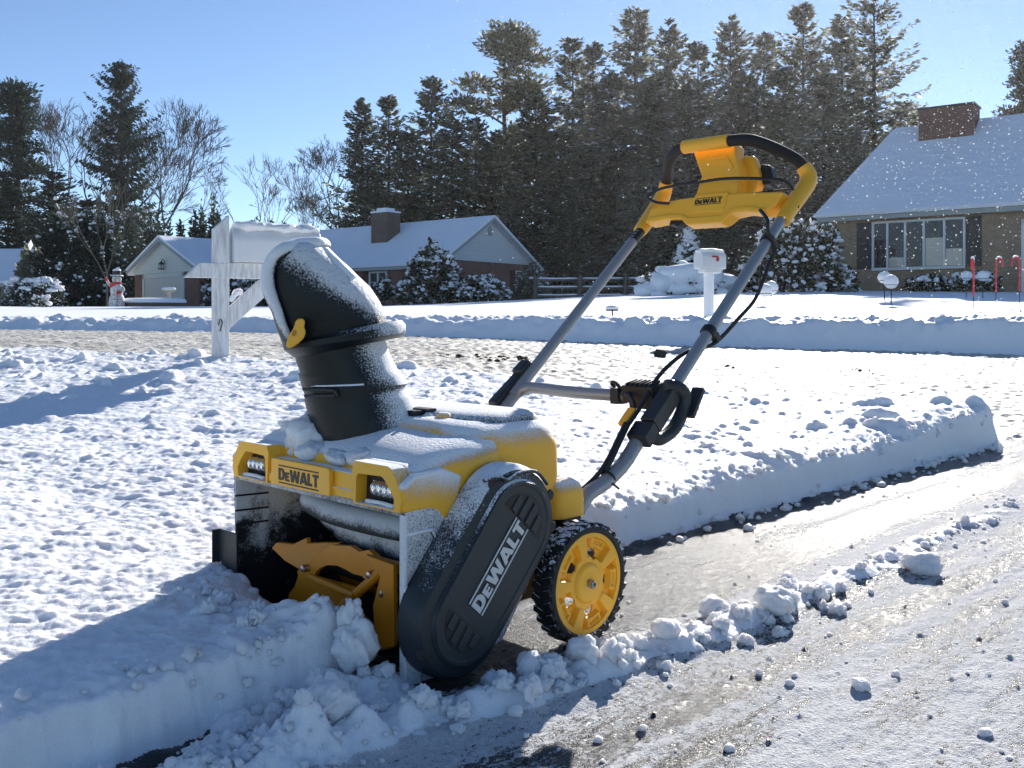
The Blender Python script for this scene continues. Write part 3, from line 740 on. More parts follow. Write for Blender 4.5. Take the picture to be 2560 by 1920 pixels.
nearp = [(722, 846), (706, 812), (694, 780), (681, 750), (670, 716), (670, 680), (682, 650), (706, 626), (742, 613), (790, 609)]
lp = []
for i, p in enumerate(nearp): lp.append(at(p[0], p[1], CHD - (.088 if i < 8 else .080 - .022 * (i - 7))))
top_r = at(812, 622, CHD)
far_side = [Vector((p.x, 2 * CHD - p.y, p.z)) for p in lp[::-1]]
P("deflector_lip", tube([MI @ p for p in lp + [at(806, 610, CHD)] + far_side], lambda t: .013 if .2 < t < .8 else .007 + .03 * min(t, 1 - t), 14, 6), 'lip', df)
P("snow_crust", tube([MI @ at(812, 622, CHD - .03), MI @ at(845, 655, CHD - .045), MI @ at(885, 695, CHD - .05)], .012, 8, 4, flat=.4), 'snow_cap', df)
kn = [(715, 862), (718, 870), (729, 870), (747, 858), (760, 845), (765, 830), (761, 818), (763, 803), (758, 796), (746, 796), (739, 803), (733, 822), (722, 838), (718, 850)]
def slab(px, D0, D1):
    v = [MI @ at(x, y, D0) for x, y in px] + [MI @ at(x, y, D1) for x, y in px]; n = len(px)
    return v, [list(range(n)), list(range(2 * n - 1, n - 1, -1))] + [[i, n + i, n + (i + 1) % n, (i + 1) % n] for i in range(n)]
kb = P("chute_knob", slab(kn, CHD - .122, CHD - .098), 'yellow', bevel=.004, seg=3)
P("knob_nut", slab([(729, 831), (735, 824), (741, 826), (742, 835), (736, 841), (730, 839)], CHD - .1225, CHD - .119), plain('worn_orange', (.55, .2, .01), .5), kb)

# --- handle: lower U-shaped tube, two upper tubes, clamps
TR = .0142
lowp = [(.225, .455, .218), (.225, .485, .245), (.225, .545, .265), (.225, .605, .297), (.225, .66, .345), (.225, .75, .418), (.225, .79, .452)]
tn = P("lower_handle_tube", tube(lowp, .0158, 16, 5), 'steel_tube')
P("tube_collar", tube([(.225, .612, .303), (.225, .616, .306)], .0166, 16), 'steel_tube', tn)
P("lower_handle_tube", tube([(-.225, .45, .215), (-.225, .55, .268), (-.225, .62, .305), (-.225, .715, .386), (-.222, .745, .410), (-.200, .758, .422), (-.165, .760, .424), (-.05, .755, .421), (.12, .753, .421), (.19, .755, .421)], .0145, 16, 6), 'steel_tube')
tdir = Vector((0, .7638, .6454))
def on_tube(s, x=.225): return Vector((x, .96, .597)) + tdir * s
un = P("upper_handle_tube", tube([on_tube(-.34), on_tube(.46)], TR, 18), 'steel_tube')
uf = P("upper_handle_tube", tube([on_tube(-.30, -.225), on_tube(.46, -.225)], TR, 18), 'steel_tube')
M['sticker'] = plain('black_sticker', (.012, .012, .012), .4)
sk_ = P("sticker", tube([on_tube(.345, -.225), on_tube(.41, -.225)], TR + .0004, 18, caps=False), 'sticker', uf)
def stamp(k):
    c = on_tube(.356 + .0135 * k, -.225) + Vector((.3, -.75, .55)).normalized() * (TR + .0006)
    u = Vector((0, .7638, .6454)); v = Vector((.3, -.75, .55)).normalized().cross(u)
    q = [c + u * a + v * b for a, b in ((-.003, -.003), (.003, -.003), (.003, .0), (.0005, .0), (.0005, .004), (-.003, .004))]
    return q, [list(range(6))]
P("sticker_marks", join(*[stamp(k) for k in range(4)]), 'white_ink', sk_)
for s in (.305, -.048):
    c = on_tube(s)
    P("cable_clamp", join(tube([c - tdir * .010, c + tdir * .010], TR + .0045, 16), box(c + Vector((.006, .020, -.012)), (.016, .018, .022), Matrix.Rotation(.7, 3, 'X'))), 'black', bevel=.002)
cab = [(.20, 1.20, .875), (.236, 1.172, .845), (.240, 1.168, .815), (.242, 1.190, .790), (.243, 1.196, .768), (.242, 1.172, .738), (.242, 1.135, .684), (.241, 1.098, .640), (.240, 1.03, .598), (.236, .965, .556), (.228, .925, .535), (.206, .86, .520), (.200, .80, .492), (.198, .756, .463), (.200, .72, .430), (.206, .67, .392), (.210, .61, .350), (.214, .565, .308), (.216, .53, .280), (.21, .48, .25)]
P("control_cable", tube(cab, .0048, 8, 6), 'black')
P("control_cable", tube([(.12, .735, .425), (.150, .715, .428), (.178, .700, .410), (.186, .685, .385), (.195, .64, .35), (.212, .585, .316)], .0042, 8, 6), 'black')
P("cable_sheath", tube([(.204, .64, .372), (.212, .60, .338), (.216, .565, .302), (.218, .545, .284)], .0085, 10, 4), 'black')
P("zip_tie", join(tube([Vector((.225, .552, .272)) + Vector((0, .75, .5)).normalized() * d for d in (-.0018, .0018)], .0172, 18), tube([(.240, .545, .262), (.246, .560, .250)], .0025, 6)), 'black')
# cam lever on the near side, its mate on the far side
P("cam_lock", join(tube([(.236, .735, .452), (.252, .765, .446), (.256, .782, .425), (.254, .776, .398), (.252, .752, .364), (.250, .722, .346), (.248, .690, .340), (.242, .672, .352)], lambda t: .0155 - .003 * abs(t - .5), 12, 5),
                   xf(box((0, 0, 0), (.036, .11, .040)), Matrix.Translation((.236, .722, .404)) @ Matrix.Rotation(.70, 4, 'X')),
                   xf(box((0, 0, 0), (.05, .045, .034)), Matrix.Translation((.232, .660, .352)) @ Matrix.Rotation(.70, 4, 'X')),
                   xf(box((0, 0, 0), (.03, .075, .012)), Matrix.Translation((.266, .800, .412)) @ Matrix.Rotation(.95, 4, 'X'))), 'dark', bevel=.005, seg=3)
P("cam_lock", xf(join(box((0, 0, 0), (.03, .16, .030)), box((0, .06, .01), (.034, .05, .03))), Matrix.Translation((-.246, .745, .425)) @ Matrix.Rotation(.62, 4, 'X')), 'dark', bevel=.008, seg=3)
P("cam_tab", xf(box((0, 0, 0), (.02, .05, .012)), Matrix.Translation((.190, .66, .385)) @ Matrix.Rotation(.7, 4, 'X')), 'yellow', bevel=.003)
kb2 = P("switch_box", xf(join(box((0, 0, 0), (.085, .05, .040)), *[box((-.03 + .0125 * k, 0, .022), (.005, .044, .008)) for k in range(6)], box((.0, .0, -.026), (.06, .04, .016))), Matrix.Translation((.165, .752, .432)) @ Matrix.Rotation(.2, 4, 'X')), 'black', bevel=.003)
P("safety_key_loop", join(tube([(.090, .745, .440), (.083, .742, .447), (.088, .738, .452), (.098, .738, .450), (.104, .742, .442), (.120, .738, .436), (.142, .732, .432), (.150, .728, .42)], .0042, 8, 5), box((.098, .748, .421), (.022, .036, .036))), 'black', bevel=.0015)

# --- console and grip loop at the top of the handle
t75 = Vector((0, math.cos(math.radians(75)), math.sin(math.radians(75)))); n75 = Vector((0, -t75.z, t75.y)); c0 = Vector((0, 1.276, .864))
def con(poly, d0, d1):
    v = [c0 + Vector((x, 0, 0)) + t75 * w + n75 * d0 for x, w in poly] + [c0 + Vector((x, 0, 0)) + t75 * w + n75 * d1 for x, w in poly]; n = len(poly)
    return v, [list(range(n))[::-1], list(range(n, 2 * n))] + [[i, (i + 1) % n, n + (i + 1) % n, n + i] for i in range(n)]
co = P("console", con([(-.208, .006), (-.185, .008), (-.13, .014), (-.085, .012), (-.062, -.004), (.052, -.006), (.078, .014), (.12, .019), (.177, .008), (.208, .028), (.222, .062), (.10, .0715), (.060, .072), (-.060, .072), (-.10, .071), (-.15, .067), (-.20, .048)], .016, -.034), 'yellow', bevel=.006, seg=3)
P("console_lip", con([(-.208, .004), (-.13, .010), (-.083, .008), (-.060, -.012), (.052, -.014), (.080, .010), (.12, .014), (.177, .004), (.177, .020), (.12, .030), (.076, .027), (.05, .010), (-.058, .011), (-.082, .023), (-.13, .026), (-.20, .022)], .022, -.02), 'yellow', co, bevel=.005, seg=3)
P("console_badge", con([(-.058, .024), (.052, .020), (.058, .076), (-.048, .078)], .019, .0), 'yellow', co, bevel=.003)
lettering("lettering", "DeWALT", .086, .0205, M['black_ink'], co, c0 + Vector((-.044, 0, 0)) + t75 * .044 + n75 * .0193, (1, 0, 0), t75, slant=.0)
tw = P("console_tower", con([(-.092, .226), (.052, .226), (.058, .19), (.082, .135), (.078, .06), (-.058, .06), (-.043, .135), (-.070, .186)], .010, -.040), 'yellow', bevel=.006, seg=3)
P("tower_back", con([(-.03, .205), (.085, .202), (.108, .150), (.115, .115), (.092, .06), (-.03, .06)], -.036, -.070), 'yellow', tw, bevel=.008, seg=3)
P("tower_inset", join(con([(-.052, .187), (.030, .190), (.038, .180), (.058, .150), (.052, .143), (.030, .178), (-.050, .178)], .0125, .008), con([(-.045, .128), (.058, .132), (.055, .126), (-.043, .122)], .0118, .008)), 'yellow', tw, bevel=.0015)
P("paddle_switch", con([(-.080, .150), (-.050, .162), (-.026, .130), (-.030, .112), (-.06, .118)], -.02, -.05), 'black', tw, bevel=.005)
P("paddle_switch", con([(.100, .180), (.128, .176), (.142, .140), (.138, .118), (.115, .118), (.098, .15)], -.055, -.085), 'black', tw, bevel=.005)
P("lever_pivot", con([(-.125, .016), (-.075, .020), (-.072, .008), (-.09, -.006), (-.105, -.010), (-.108, -.002), (-.128, -.004)], .010, -.02), 'black', co, bevel=.003)
for sx in (1, -1):
    x = sx * .229
    P("grip_arm", tube([(x, 1.262, .850), (x, 1.30, .884), (x * 1.02, 1.355, .932), (x * 1.03, 1.385, .962), (x * 1.01, 1.392, .985), (x * .965, 1.385, 1.006)], lambda t: .0192 + .004 * t * (1 - t) * 4, 18, 5), 'yellow', co)
    if sx > 0:
        for s in (.005, .055):
            P("screw_hole", xf(lathe([(0, .0022), (.0062, .0022), (.0070, 0), (.0070, -.004)], 14), Matrix.Translation((x + .0155, 1.302 + s * .72, .885 + s * .62)) @ Vector((.62, -.55, .55)).to_track_quat('Z', 'Y').to_matrix().to_4x4() @ Matrix.Translation((0, 0, .0035))), 'black', co)
    P("grip", tube([(sx * .224, 1.389, .996), (sx * .212, 1.374, 1.020), (sx * .180, 1.338, 1.046), (sx * .140, 1.304, 1.068), (sx * .105, 1.290, 1.079), (sx * .055 - .02, 1.288, 1.082)], .0158, 16, 6), 'grip')
P("top_bar", tube([(-.093, 1.289, 1.083), (.056, 1.287, 1.082)], .0188, 18), 'yellow', tw)
P("bale_bar", tube([(-.125, 1.262, .925), (-.165, 1.258, .930), (-.196, 1.262, .946), (-.19, 1.263, .957), (-.142, 1.262, .970), (-.03, 1.25, .972), (.075, 1.247, .973), (.18, 1.262, .963), (.225, 1.28, .955), (.238, 1.30, .932)], .0042, 10, 5), 'black')
P("bale_bar", tube([(.085, 1.30, .930), (.15, 1.29, .932), (.225, 1.30, .935)], .0035, 8, 4), 'black')

# ------------------------------------------------------------------ near mailbox on a white wooden post
M['white_wood'] = None
def wood_white():
    t = NT('weathered_white_painted_wood'); o = t.obc()
    g = t.noise(t.mapv(o, scale=(1, 1, .12)), 60, 5, .7); k = t.noise(o, 7, 3)
    c = t.mix(t.rng(g, .35, .6), (.50, .50, .50), (.72, .73, .74)); c = t.mix(t.rng(g, .70, .78, 0, .6), c, (.25, .24, .22))
    t.set(base=c, rough=.6, normal=t.bump(g, .25, .003)); return t.m
M['white_wood'] = wood_white()
M['white_metal'] = plain('white_painted_metal', (.70, .71, .73), .4, vary=.04)
M['red'] = plain('red_paint', (.45, .02, .02), .4)

def clump_cap(path, r, seed, amp=.35, n=8, ns=16, flat=.55):
    """a lumpy ridge of snow along a path"""
    v, f = tube(path, lambda t: r * (.35 + .65 * min(1, 6 * t, 6 * (1 - t)) ** .5), ns, n, flat=flat, up=(0, 0, 1))
    rs = np.array([tuple(p) for p in v])
    s = 1 + amp * fbm(rs[:, 0] / r / .9 + seed, rs[:, 1] / r / .9 + rs[:, 2] / r * 1.3, seed, 3)
    ctr = np.array([tuple(p) for p in smooth_path(path, n)]).repeat(ns, 0)
    out = ctr + (rs - ctr) * s[:, None]
    return [tuple(p) for p in out], f

mb_ = at(551, 886, 5.62)
MB = empty("mailbox", (mb_.x, mb_.y, mb_.z), math.atan2(.47, .88), "white mailbox on a thick wooden post with a cross arm, snow piled on top", "mailbox")
def Q(name, vf, m, par, **k): return obj(name, vf, M[m] if isinstance(m, str) else m, par, **k)
Q("post", prism([(-.043, -.35), (.043, -.35), (.043, .815), (-.043, .735)], 'y', -.043, .043), 'white_wood', MB, bevel=.004)
Q("arm", prism([(-.205, .447), (.62, .447), (.62, .532), (-.125, .532)], 'y', -.047, .040), 'white_wood', MB, bevel=.003)
Q("brace", prism([(.045, .15), (.045, .275), (.23, .445), (.37, .445)], 'y', -.03, .03), 'white_wood', MB, bevel=.003)
arc = [(-.09, .540), (.09, .540), (.09, .655)] + [(.09 * math.cos(a), .655 + .09 * math.sin(a)) for a in np.linspace(.2, PI - .2, 9)] + [(-.09, .655)]
bxm = Q("box", prism(arc, 'x', .085, .58), 'white_metal', MB, bevel=.003)
Q("door", prism([(y * 1.05, .540 + (z - .540) * 1.03 - .002) for y, z in arc], 'x', .060, .088), 'white_metal', bxm, bevel=.003)
for x in (.28, .33): Q("rivet", xf(lathe([(0, .002), (.004, .0015), (.005, 0)], 10), Matrix.Translation((x, -.0905, .553)) @ Matrix.Rotation(PI / 2, 4, 'X')), 'dark', bxm)
Q("snow_cap", clump_cap([(.065, -.01, .748), (.2, -.012, .752), (.34, 0, .750), (.46, 0, .748), (.585, 0, .742)], .082, 3, .45, 14, 24, .42), 'snow_clump', bxm)
Q("snow_cap", clump_cap([(.050, -.025, .31), (.085, -.03, .36), (.12, -.03, .37)], .03, 5, .6), 'snow_clump', MB)
Q("hook", tube([(-.020, -.046, .17), (-.012, -.055, .205), (.0, -.052, .19), (-.004, -.05, .165), (-.012, -.046, .135)], .003, 6, 4), 'dark', MB)

# ------------------------------------------------------------------ houses
def brick(name, c1, c2, mortar, sc):
    t = NT(name); o = t.obc()
    v = t.n("CombineXYZ", {0: t.math('ADD', t.n("SeparateXYZ", {0: o}), t.n("SeparateXYZ", {0: o}, out=1)), 1: t.n("SeparateXYZ", {0: o}, out=2), 2: 0.})
    nd = t.t.nodes.new("ShaderNodeTexBrick"); t.put(nd.inputs["Vector"], v)
    nd.inputs["Scale"].default_value = sc; nd.inputs["Mortar Size"].default_value = .012; nd.inputs["Brick Width"].default_value = .5; nd.inputs["Row Height"].default_value = .16
    t.put(nd.inputs["Color1"], c1); t.put(nd.inputs["Color2"], c2); t.put(nd.inputs["Mortar"], mortar)
    k = t.noise(o, 1.3, 4)
    t.set(base=t.mix(t.rng(k, .3, .7, 0, .35), nd.outputs[0], tuple(x * .6 for x in c1)), rough=.85); return t.m
def siding(name, c, sc=5.):
    t = NT(name); o = t.obc(); z = t.n("SeparateXYZ", {0: o}, out=2)
    s = t.math('FRACT', t.math('MULTIPLY', z, sc)); k = t.noise(o, 3, 4)
    t.set(base=t.mix(k, tuple(x * .88 for x in c), c), rough=.7, normal=t.bump(s, 1., .04)); return t.m
def roof_snow():
    t = NT('snow_covered_roof'); o = t.obc(); p = t.pos()
    k = t.noise(t.mapv(o, scale=(1, 1, 1)), .7, 4, .6)
    t.set(base=t.mix(k, (.76, .80, .86), (.86, .88, .92)), rough=.65, normal=t.bump(t.math('ADD', k, t.math('MULTIPLY', t.noise(o, 12, 3), .05)), .5, .12)); return t.m
M['brick_red'] = brick('dark_red_brick', (.13, .055, .04), (.19, .085, .06), (.22, .19, .17), 2.4)
M['brick_tan'] = brick('tan_brick', (.26, .18, .11), (.34, .245, .155), (.32, .27, .2), 2.4)
M['siding'] = siding('pale_green_grey_siding', (.64, .67, .60)); M['siding2'] = siding('pale_blue_grey_siding', (.62, .67, .67), 4.)
M['roof_snow'] = roof_snow()
M['trim'] = plain('white_trim', (.62, .64, .64), .5, vary=.05)
M['soffit'] = plain('grey_green_fascia', (.30, .33, .31), .6)
M['garage_door'] = plain('beige_garage_door', (.55, .54, .48), .6, vary=.05)
M['shutter'] = plain('black_shutter', (.012, .014, .02), .5)
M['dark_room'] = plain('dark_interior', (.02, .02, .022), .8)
M['curtain'] = plain('cream_curtain', (.55, .5, .4), .9, vary=.15, scale=6)
t = NT('window_glass'); gl = t.n("BsdfGlass", {"Roughness": .02, "IOR": 1.05}); gs = t.n("BsdfGlossy", {"Roughness": .03}); tr = t.n("BsdfTransparent")
mx = t.t.nodes.new("ShaderNodeMixShader"); mx.inputs[0].default_value = .02; t.t.links.new(tr, mx.inputs[1]); t.t.links.new(gs, mx.inputs[2]); t.t.links.new(mx.outputs[0], t.out.inputs[0]); M['glass'] = t.m
M['iron'] = plain('black_iron', (.012, .012, .013), .5)

def slope_roof(A, B, C_, D_, th=.14):
    """a roof plane with thickness; corners counter-clockwise seen from outside"""
    A, B, C_, D_ = map(Vector, (A, B, C_, D_)); n = (B - A).cross(D_ - A).normalized() * th
    v = [A, B, C_, D_, A + n, B + n, C_ + n, D_ + n]
    return v, [[0, 3, 2, 1], [4, 5, 6, 7], [0, 1, 5, 4], [1, 2, 6, 5], [2, 3, 7, 6], [3, 0, 4, 7]]

def window(par, x0, x1, z0, z1, y, cols, rows=1, curtains=(), name="window", depth=.10, muntin=.03):
    f = .07
    fr = [bx(x0, x1, y - depth, y, z1 - f, z1), bx(x0, x1, y - depth - .04, y, z0 - .03, z0 + f), bx(x0, x0 + f, y - depth + .004, y, z0, z1), bx(x1 - f, x1, y - depth + .004, y, z0, z1)]
    for c in cols: fr.append(bx(c - .035, c + .035, y - depth + .008, y, z0 + f, z1 - f))
    for r in range(1, rows): zz = z0 + (z1 - z0) * r / rows; fr.append(bx(x0 + f, x1 - f, y - depth + .012, y - .02, zz - muntin / 2, zz + muntin / 2))
    w = Q(name, join(*fr), 'trim', par, smooth=False)
    Q("pane", bx(x0 + f, x1 - f, y - depth * .55, y - depth * .5, z0 + f, z1 - f), 'glass', w, smooth=False)
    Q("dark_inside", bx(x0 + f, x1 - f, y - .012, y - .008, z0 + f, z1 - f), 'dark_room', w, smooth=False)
    for (a, b, c, d) in curtains: Q("curtain", bx(a, b, y - .03, y - .02, c, d), 'curtain', w, smooth=False)
    return w

# right-hand house
b0 = at(2060, 727, 36)
RHs = empty("brick_house", (11.7, 36, 1.45), math.atan2(-.5952, .8036), "tan brick house with a steep snowy roof, wide chimney and a five pane window", "house")
Q("wall", bx(.17, 9.5, .0, 9, -.6, 2.95), 'brick_tan', RHs, smooth=False)
ez, rz = 2.86, 6.78
rp = Q("roof", join(slope_roof((-.16, -.45, ez), (10, -.45, ez), (9.4, 5, rz), (1.28, 5, rz)), slope_roof((10, 10.4, ez), (-.16, 10.4, ez), (1.28, 5, rz), (9.4, 5, rz)), slope_roof((-.16, 10.4, ez), (-.16, -.45, ez), (1.28, 5, rz), (1.28, 5.02, rz))), 'roof_snow', RHs, smooth=False)
Q("fascia", join(bx(-.14, 10, -.40, -.30, ez - .17, ez - .01), bx(-.14, -.04, -.30, 10, ez - .17, ez - .01), bx(-.1, 10, -.30, .0, ez - .10, ez - .06)), 'soffit', RHs, smooth=False)
chm = Q("chimney", bx(2.45, 4.42, 3.75, 4.95, 4.8, 7.25), M['brick_red'], rp, smooth=False)
Q("cap", bx(2.40, 4.47, 3.70, 5.0, 7.251, 7.33), 'dark', chm, smooth=False)
window(RHs, 1.77, 4.90, .88, 2.62, -.001, [2.31, 2.92, 3.55, 4.22], 1, [(2.36, 2.86, .97, 1.30), (3.6, 4.18, .97, 1.95), (4.27, 4.8, .97, 1.55)])
for a, b in ((1.22, 1.73), (4.94, 5.40)):
    Q("shutter", join(bx(a, b, -.05, -.002, .92, 2.62), *[bx(a + .05, b - .05, -.06, -.05, 1.0 + .1 * k, 1.06 + .1 * k) for k in range(16)]), 'shutter', RHs, smooth=False)
dr_ = Q("door", bx(6.75, 7.7, -.05, -.002, .0, 2.3), plain('dark_red_door', (.10, .03, .025), .5), RHs, smooth=False)
Q("frame", join(bx(6.62, 6.745, -.08, -.003, 0, 2.42), bx(7.705, 7.83, -.08, -.003, 0, 2.42), bx(6.62, 7.83, -.08, -.003, 2.305, 2.43)), 'trim', dr_, smooth=False)

# left-hand ranch house
LHs = empty("ranch_house", (-4.16, 57, 1.2), math.atan2(.78, .62), "low red brick ranch house with a pale gable end and snowy roof", "house")
gw, LL, pe, pr_ = 8.8, 24., 2.95, 5.7
Q("wall", bx(0, gw, 0, LL, -.8, pe - .05), 'brick_red', LHs, smooth=False)
Q("gable", prism([(.0, pe - .06), (gw, pe - .06), (gw / 2, pr_ - .08)], 'y', -.03, .3), 'siding2', LHs, smooth=False)
rf = Q("roof", join(slope_roof((-.7, LL + .4, pe - .42), (-.7, -.45, pe - .42), (gw / 2, -.45, pr_), (gw / 2, LL + .4, pr_)), slope_roof((gw + .7, -.45, pe - .42), (gw + .7, LL + .4, pe - .42), (gw / 2, LL + .4, pr_), (gw / 2, -.45, pr_))), 'roof_snow', LHs, smooth=False)
Q("fascia", join(prism([(-.7, pe - .46), (-.55, pe - .5), (gw / 2, pr_ - .19), (gw + .55, pe - .5), (gw + .7, pe - .46), (gw / 2, pr_ - .02)], 'y', -.44, -.36), bx(-.68, -.58, -.35, LL, pe - .62, pe - .44)), 'soffit', LHs, smooth=False)
ch2 = Q("chimney", bx(1.9, 3.1, 6.6, 8.1, 3.5, 6.30), brick('grey_brown_brick', (.10, .065, .05), (.15, .10, .08), (.2, .18, .16), 2.4), rf, smooth=False)
Q("cap", join(bx(1.86, 3.14, 6.56, 8.14, 6.301, 6.41), bx(2.1, 2.9, 6.9, 7.8, 6.411, 6.62)), 'roof_snow', ch2, smooth=False)
w1 = window(LHs, 0, 1, 0, 1, 0, [.5], 2, name="window"); 
for ob in [w1] + list(w1.children): 
    pass
def place_window(w, M4):
    for ob in [w] + list(w.children):
        ob.data.transform(M4)
place_window(w1, Matrix.Translation((-.001, 6.2, .95)) @ Matrix.Rotation(-PI / 2, 4, 'Z') @ Matrix.Diagonal((1.6, 1., 1.35, 1)))
w2 = window(LHs, 7.0, 8.2, 1.0, 2.45, -.001, [], 2)
Q("shutter", bx(-.06, -.002, 6.25, 6.75, .95, 2.3), plain('maroon_shutter', (.06, .015, .02), .6), LHs, smooth=False)
Q("shutter", bx(6.45, 6.95, -.06, -.002, 1.0, 2.45), plain('maroon_shutter', (.06, .015, .02), .6), LHs, smooth=False)
Q("gable_vent", prism([(gw / 2 - .22, 4.55), (gw / 2 + .22, 4.55), (gw / 2 + .22, 4.95), (gw / 2, 5.15), (gw / 2 - .22, 4.95)], 'y', -.07, -.035), 'soffit', LHs, smooth=False)

# garage wing
GA = empty("garage", (-24.95, 63.5, 1.0), math.atan2(-.69, .72), "pale sided garage with a beige door and a wall lantern, snow on its roof", "garage")
gw = 8.6; pe = 2.75; pr_ = 4.55
Q("wall", bx(0, gw, .0, 12, -.6, pe), 'brick_red', GA, smooth=False)
Q("gable", prism([(-.02, 2.42), (gw + .02, 2.42), (gw + .02, pe), (gw / 2, pr_), (-.02, pe)], 'y', -.05, .3), 'siding', GA, smooth=False)
Q("roof", join(slope_roof((-.85, 12.4, pe - .35), (-.85, -.5, pe - .35), (gw / 2, -.5, pr_ + .08), (gw / 2, 12.4, pr_ + .08)), slope_roof((gw + .85, -.5, pe - .35), (gw + .85, 12.4, pe - .35), (gw / 2, 12.4, pr_ + .08), (gw / 2, -.5, pr_ + .08))), 'roof_snow', GA, smooth=False)
Q("fascia", prism([(-.85, pe - .40), (-.6, pe - .45), (gw / 2, pr_ - .16), (gw + .6, pe - .45), (gw + .85, pe - .40), (gw / 2, pr_ + .07)], 'y', -.49, -.41), 'soffit', GA, smooth=False)
gd = Q("garage_door", join(*[bx(1.55, 6.6, -.04 + .006 * (k % 2), -.005, .0 + .3 * k, .3 + .3 * k) for k in range(7)]), 'garage_door', GA, smooth=False)
Q("frame", join(bx(1.28, 1.545, -.09, -.004, 0, 2.4), bx(6.605, 6.85, -.09, -.004, 0, 2.4), bx(1.28, 6.85, -.09, -.004, 2.11, 2.41)), 'siding', gd, smooth=False)
Q("wall_lantern", join(bx(gw / 2 - .16, gw / 2 + .16, -.42, -.14, 2.62, 2.68), bx(gw / 2 - .13, gw / 2 + .13, -.40, -.16, 2.93, 3.0), *[bx(gw / 2 + sx * .12 - .015, gw / 2 + sx * .12 + .015, yy, yy + .03, 2.68, 2.93) for sx in (-1, 1) for yy in (-.39, -.20)], lathe([(.18, 0), (.02, .14), (0, .14)], 8, Matrix.Translation((gw / 2, -.28, 3.0))), tube([(gw / 2, -.05, 3.05), (gw / 2, -.2, 3.3), (gw / 2, -.28, 3.14)], .02, 6, 4)), 'iron', GA)

# far-left house
f0 = at(60, 770, 58)
FH = empty("low_house", (-39.4, 57.5, -.1), math.atan2(.03, 1), "low house at the left edge with a plain snowy roof behind a weeping tree", "house")
Q("wall", bx(0, 11, 0, 8, -.5, 2.9), plain('tan_wall', (.25, .22, .18), .8), FH, smooth=False)
Q("roof", join(slope_roof((-.6, -.6, 2.75), (11.6, -.6, 2.75), (11.6, 4, 5.0), (-.6, 4, 5.0)), slope_roof((11.6, 8.6, 2.75), (-.6, 8.6, 2.75), (-.6, 4, 5.0), (11.6, 4, 5.0))), 'roof_snow', FH, smooth=False)
Q("fascia", bx(-.6, 11.6, -.58, -.50, 2.55, 2.74), 'soffit', FH, smooth=False)
Q("door", bx(7.2, 8.2, -.05, -.002, 0, 2.1), 'shutter', FH, smooth=False)

# ------------------------------------------------------------------ vegetation
def leaf_mat(name, a, b, trans=.25, snow=0.):
    t = NT(name); p = t.pos(); k = t.noise(p, .55, 3, .6); h = t.noise(p, 4, 2)
    isl = t.n("NewGeometry", out=8)
    c = t.mix(t.rng(t.math('ADD', k, t.math('MULTIPLY', t.math('SUBTRACT', isl, .5), .45)), .25, .75), a, b)
    if snow: c = t.mix(t.rng(isl, 1 - snow * .25, 1 - snow * .25 + .01), c, (.78, .80, .83))
    if snow:
        dn = t.n("VectorMath", {0: t.n("NewGeometry", out=3), 1: (0, 0, 1)}, out=1, operation='DOT_PRODUCT')
        c = t.mix(t.math('MULTIPLY', t.rng(t.noise(p, 2.2, 4, .7), .58, .64), snow), c, (.8, .84, .9))
    df_ = t.n("BsdfDiffuse", {"Color": c}); trn = t.n("BsdfTranslucent", {"Color": c}); m_ = t.t.nodes.new("ShaderNodeMixShader"); m_.inputs[0].default_value = trans
    t.t.links.new(df_, m_.inputs[1]); t.t.links.new(trn, m_.inputs[2]); t.t.links.new(m_.outputs[0], t.out.inputs[0]); return t.m
M['needle'] = leaf_mat('dark_needles', (.040, .055, .042), (.15, .17, .12), .52, .12)
M['needle_warm_haze'] = leaf_mat('brown_haze_tint_needles', (.085, .092, .072), (.27, .275, .21), .58, .25)  # on the spruces, the bright haze veil is mixed into this colour; bushes are brown
M['needle_blue'] = leaf_mat('blue_black_needles', (.020, .034, .032), (.065, .09, .07), .35)
M['pine'] = leaf_mat('olive_pine_needles', (.04, .05, .028), (.22, .22, .13), .5, .2)
M['bush'] = leaf_mat('dark_bush_leaves', (.022, .034, .022), (.075, .09, .055), .3, .5)
M['bark'] = plain('grey_brown_bark', (.04, .033, .028), .9, vary=.3, scale=3)
M['bark_tan'] = plain('tan_twigs', (.20, .15, .10), .9, vary=.25, scale=3)

def cards(Pn, U, Vv, l, w):
    """diamond leaf clumps: base point, long axis, width axis, length, half width"""
    l = l[:, None]; w = w[:, None]
    v = np.stack([Pn, Pn + U * l * .55 + Vv * w, Pn + U * l, Pn + U * l * .5 - Vv * w], 1).reshape(-1, 3)
    return v, np.arange(len(v)).reshape(-1, 4)

def unit(a): return a / np.maximum(np.linalg.norm(a, axis=1, keepdims=True), 1e-9)

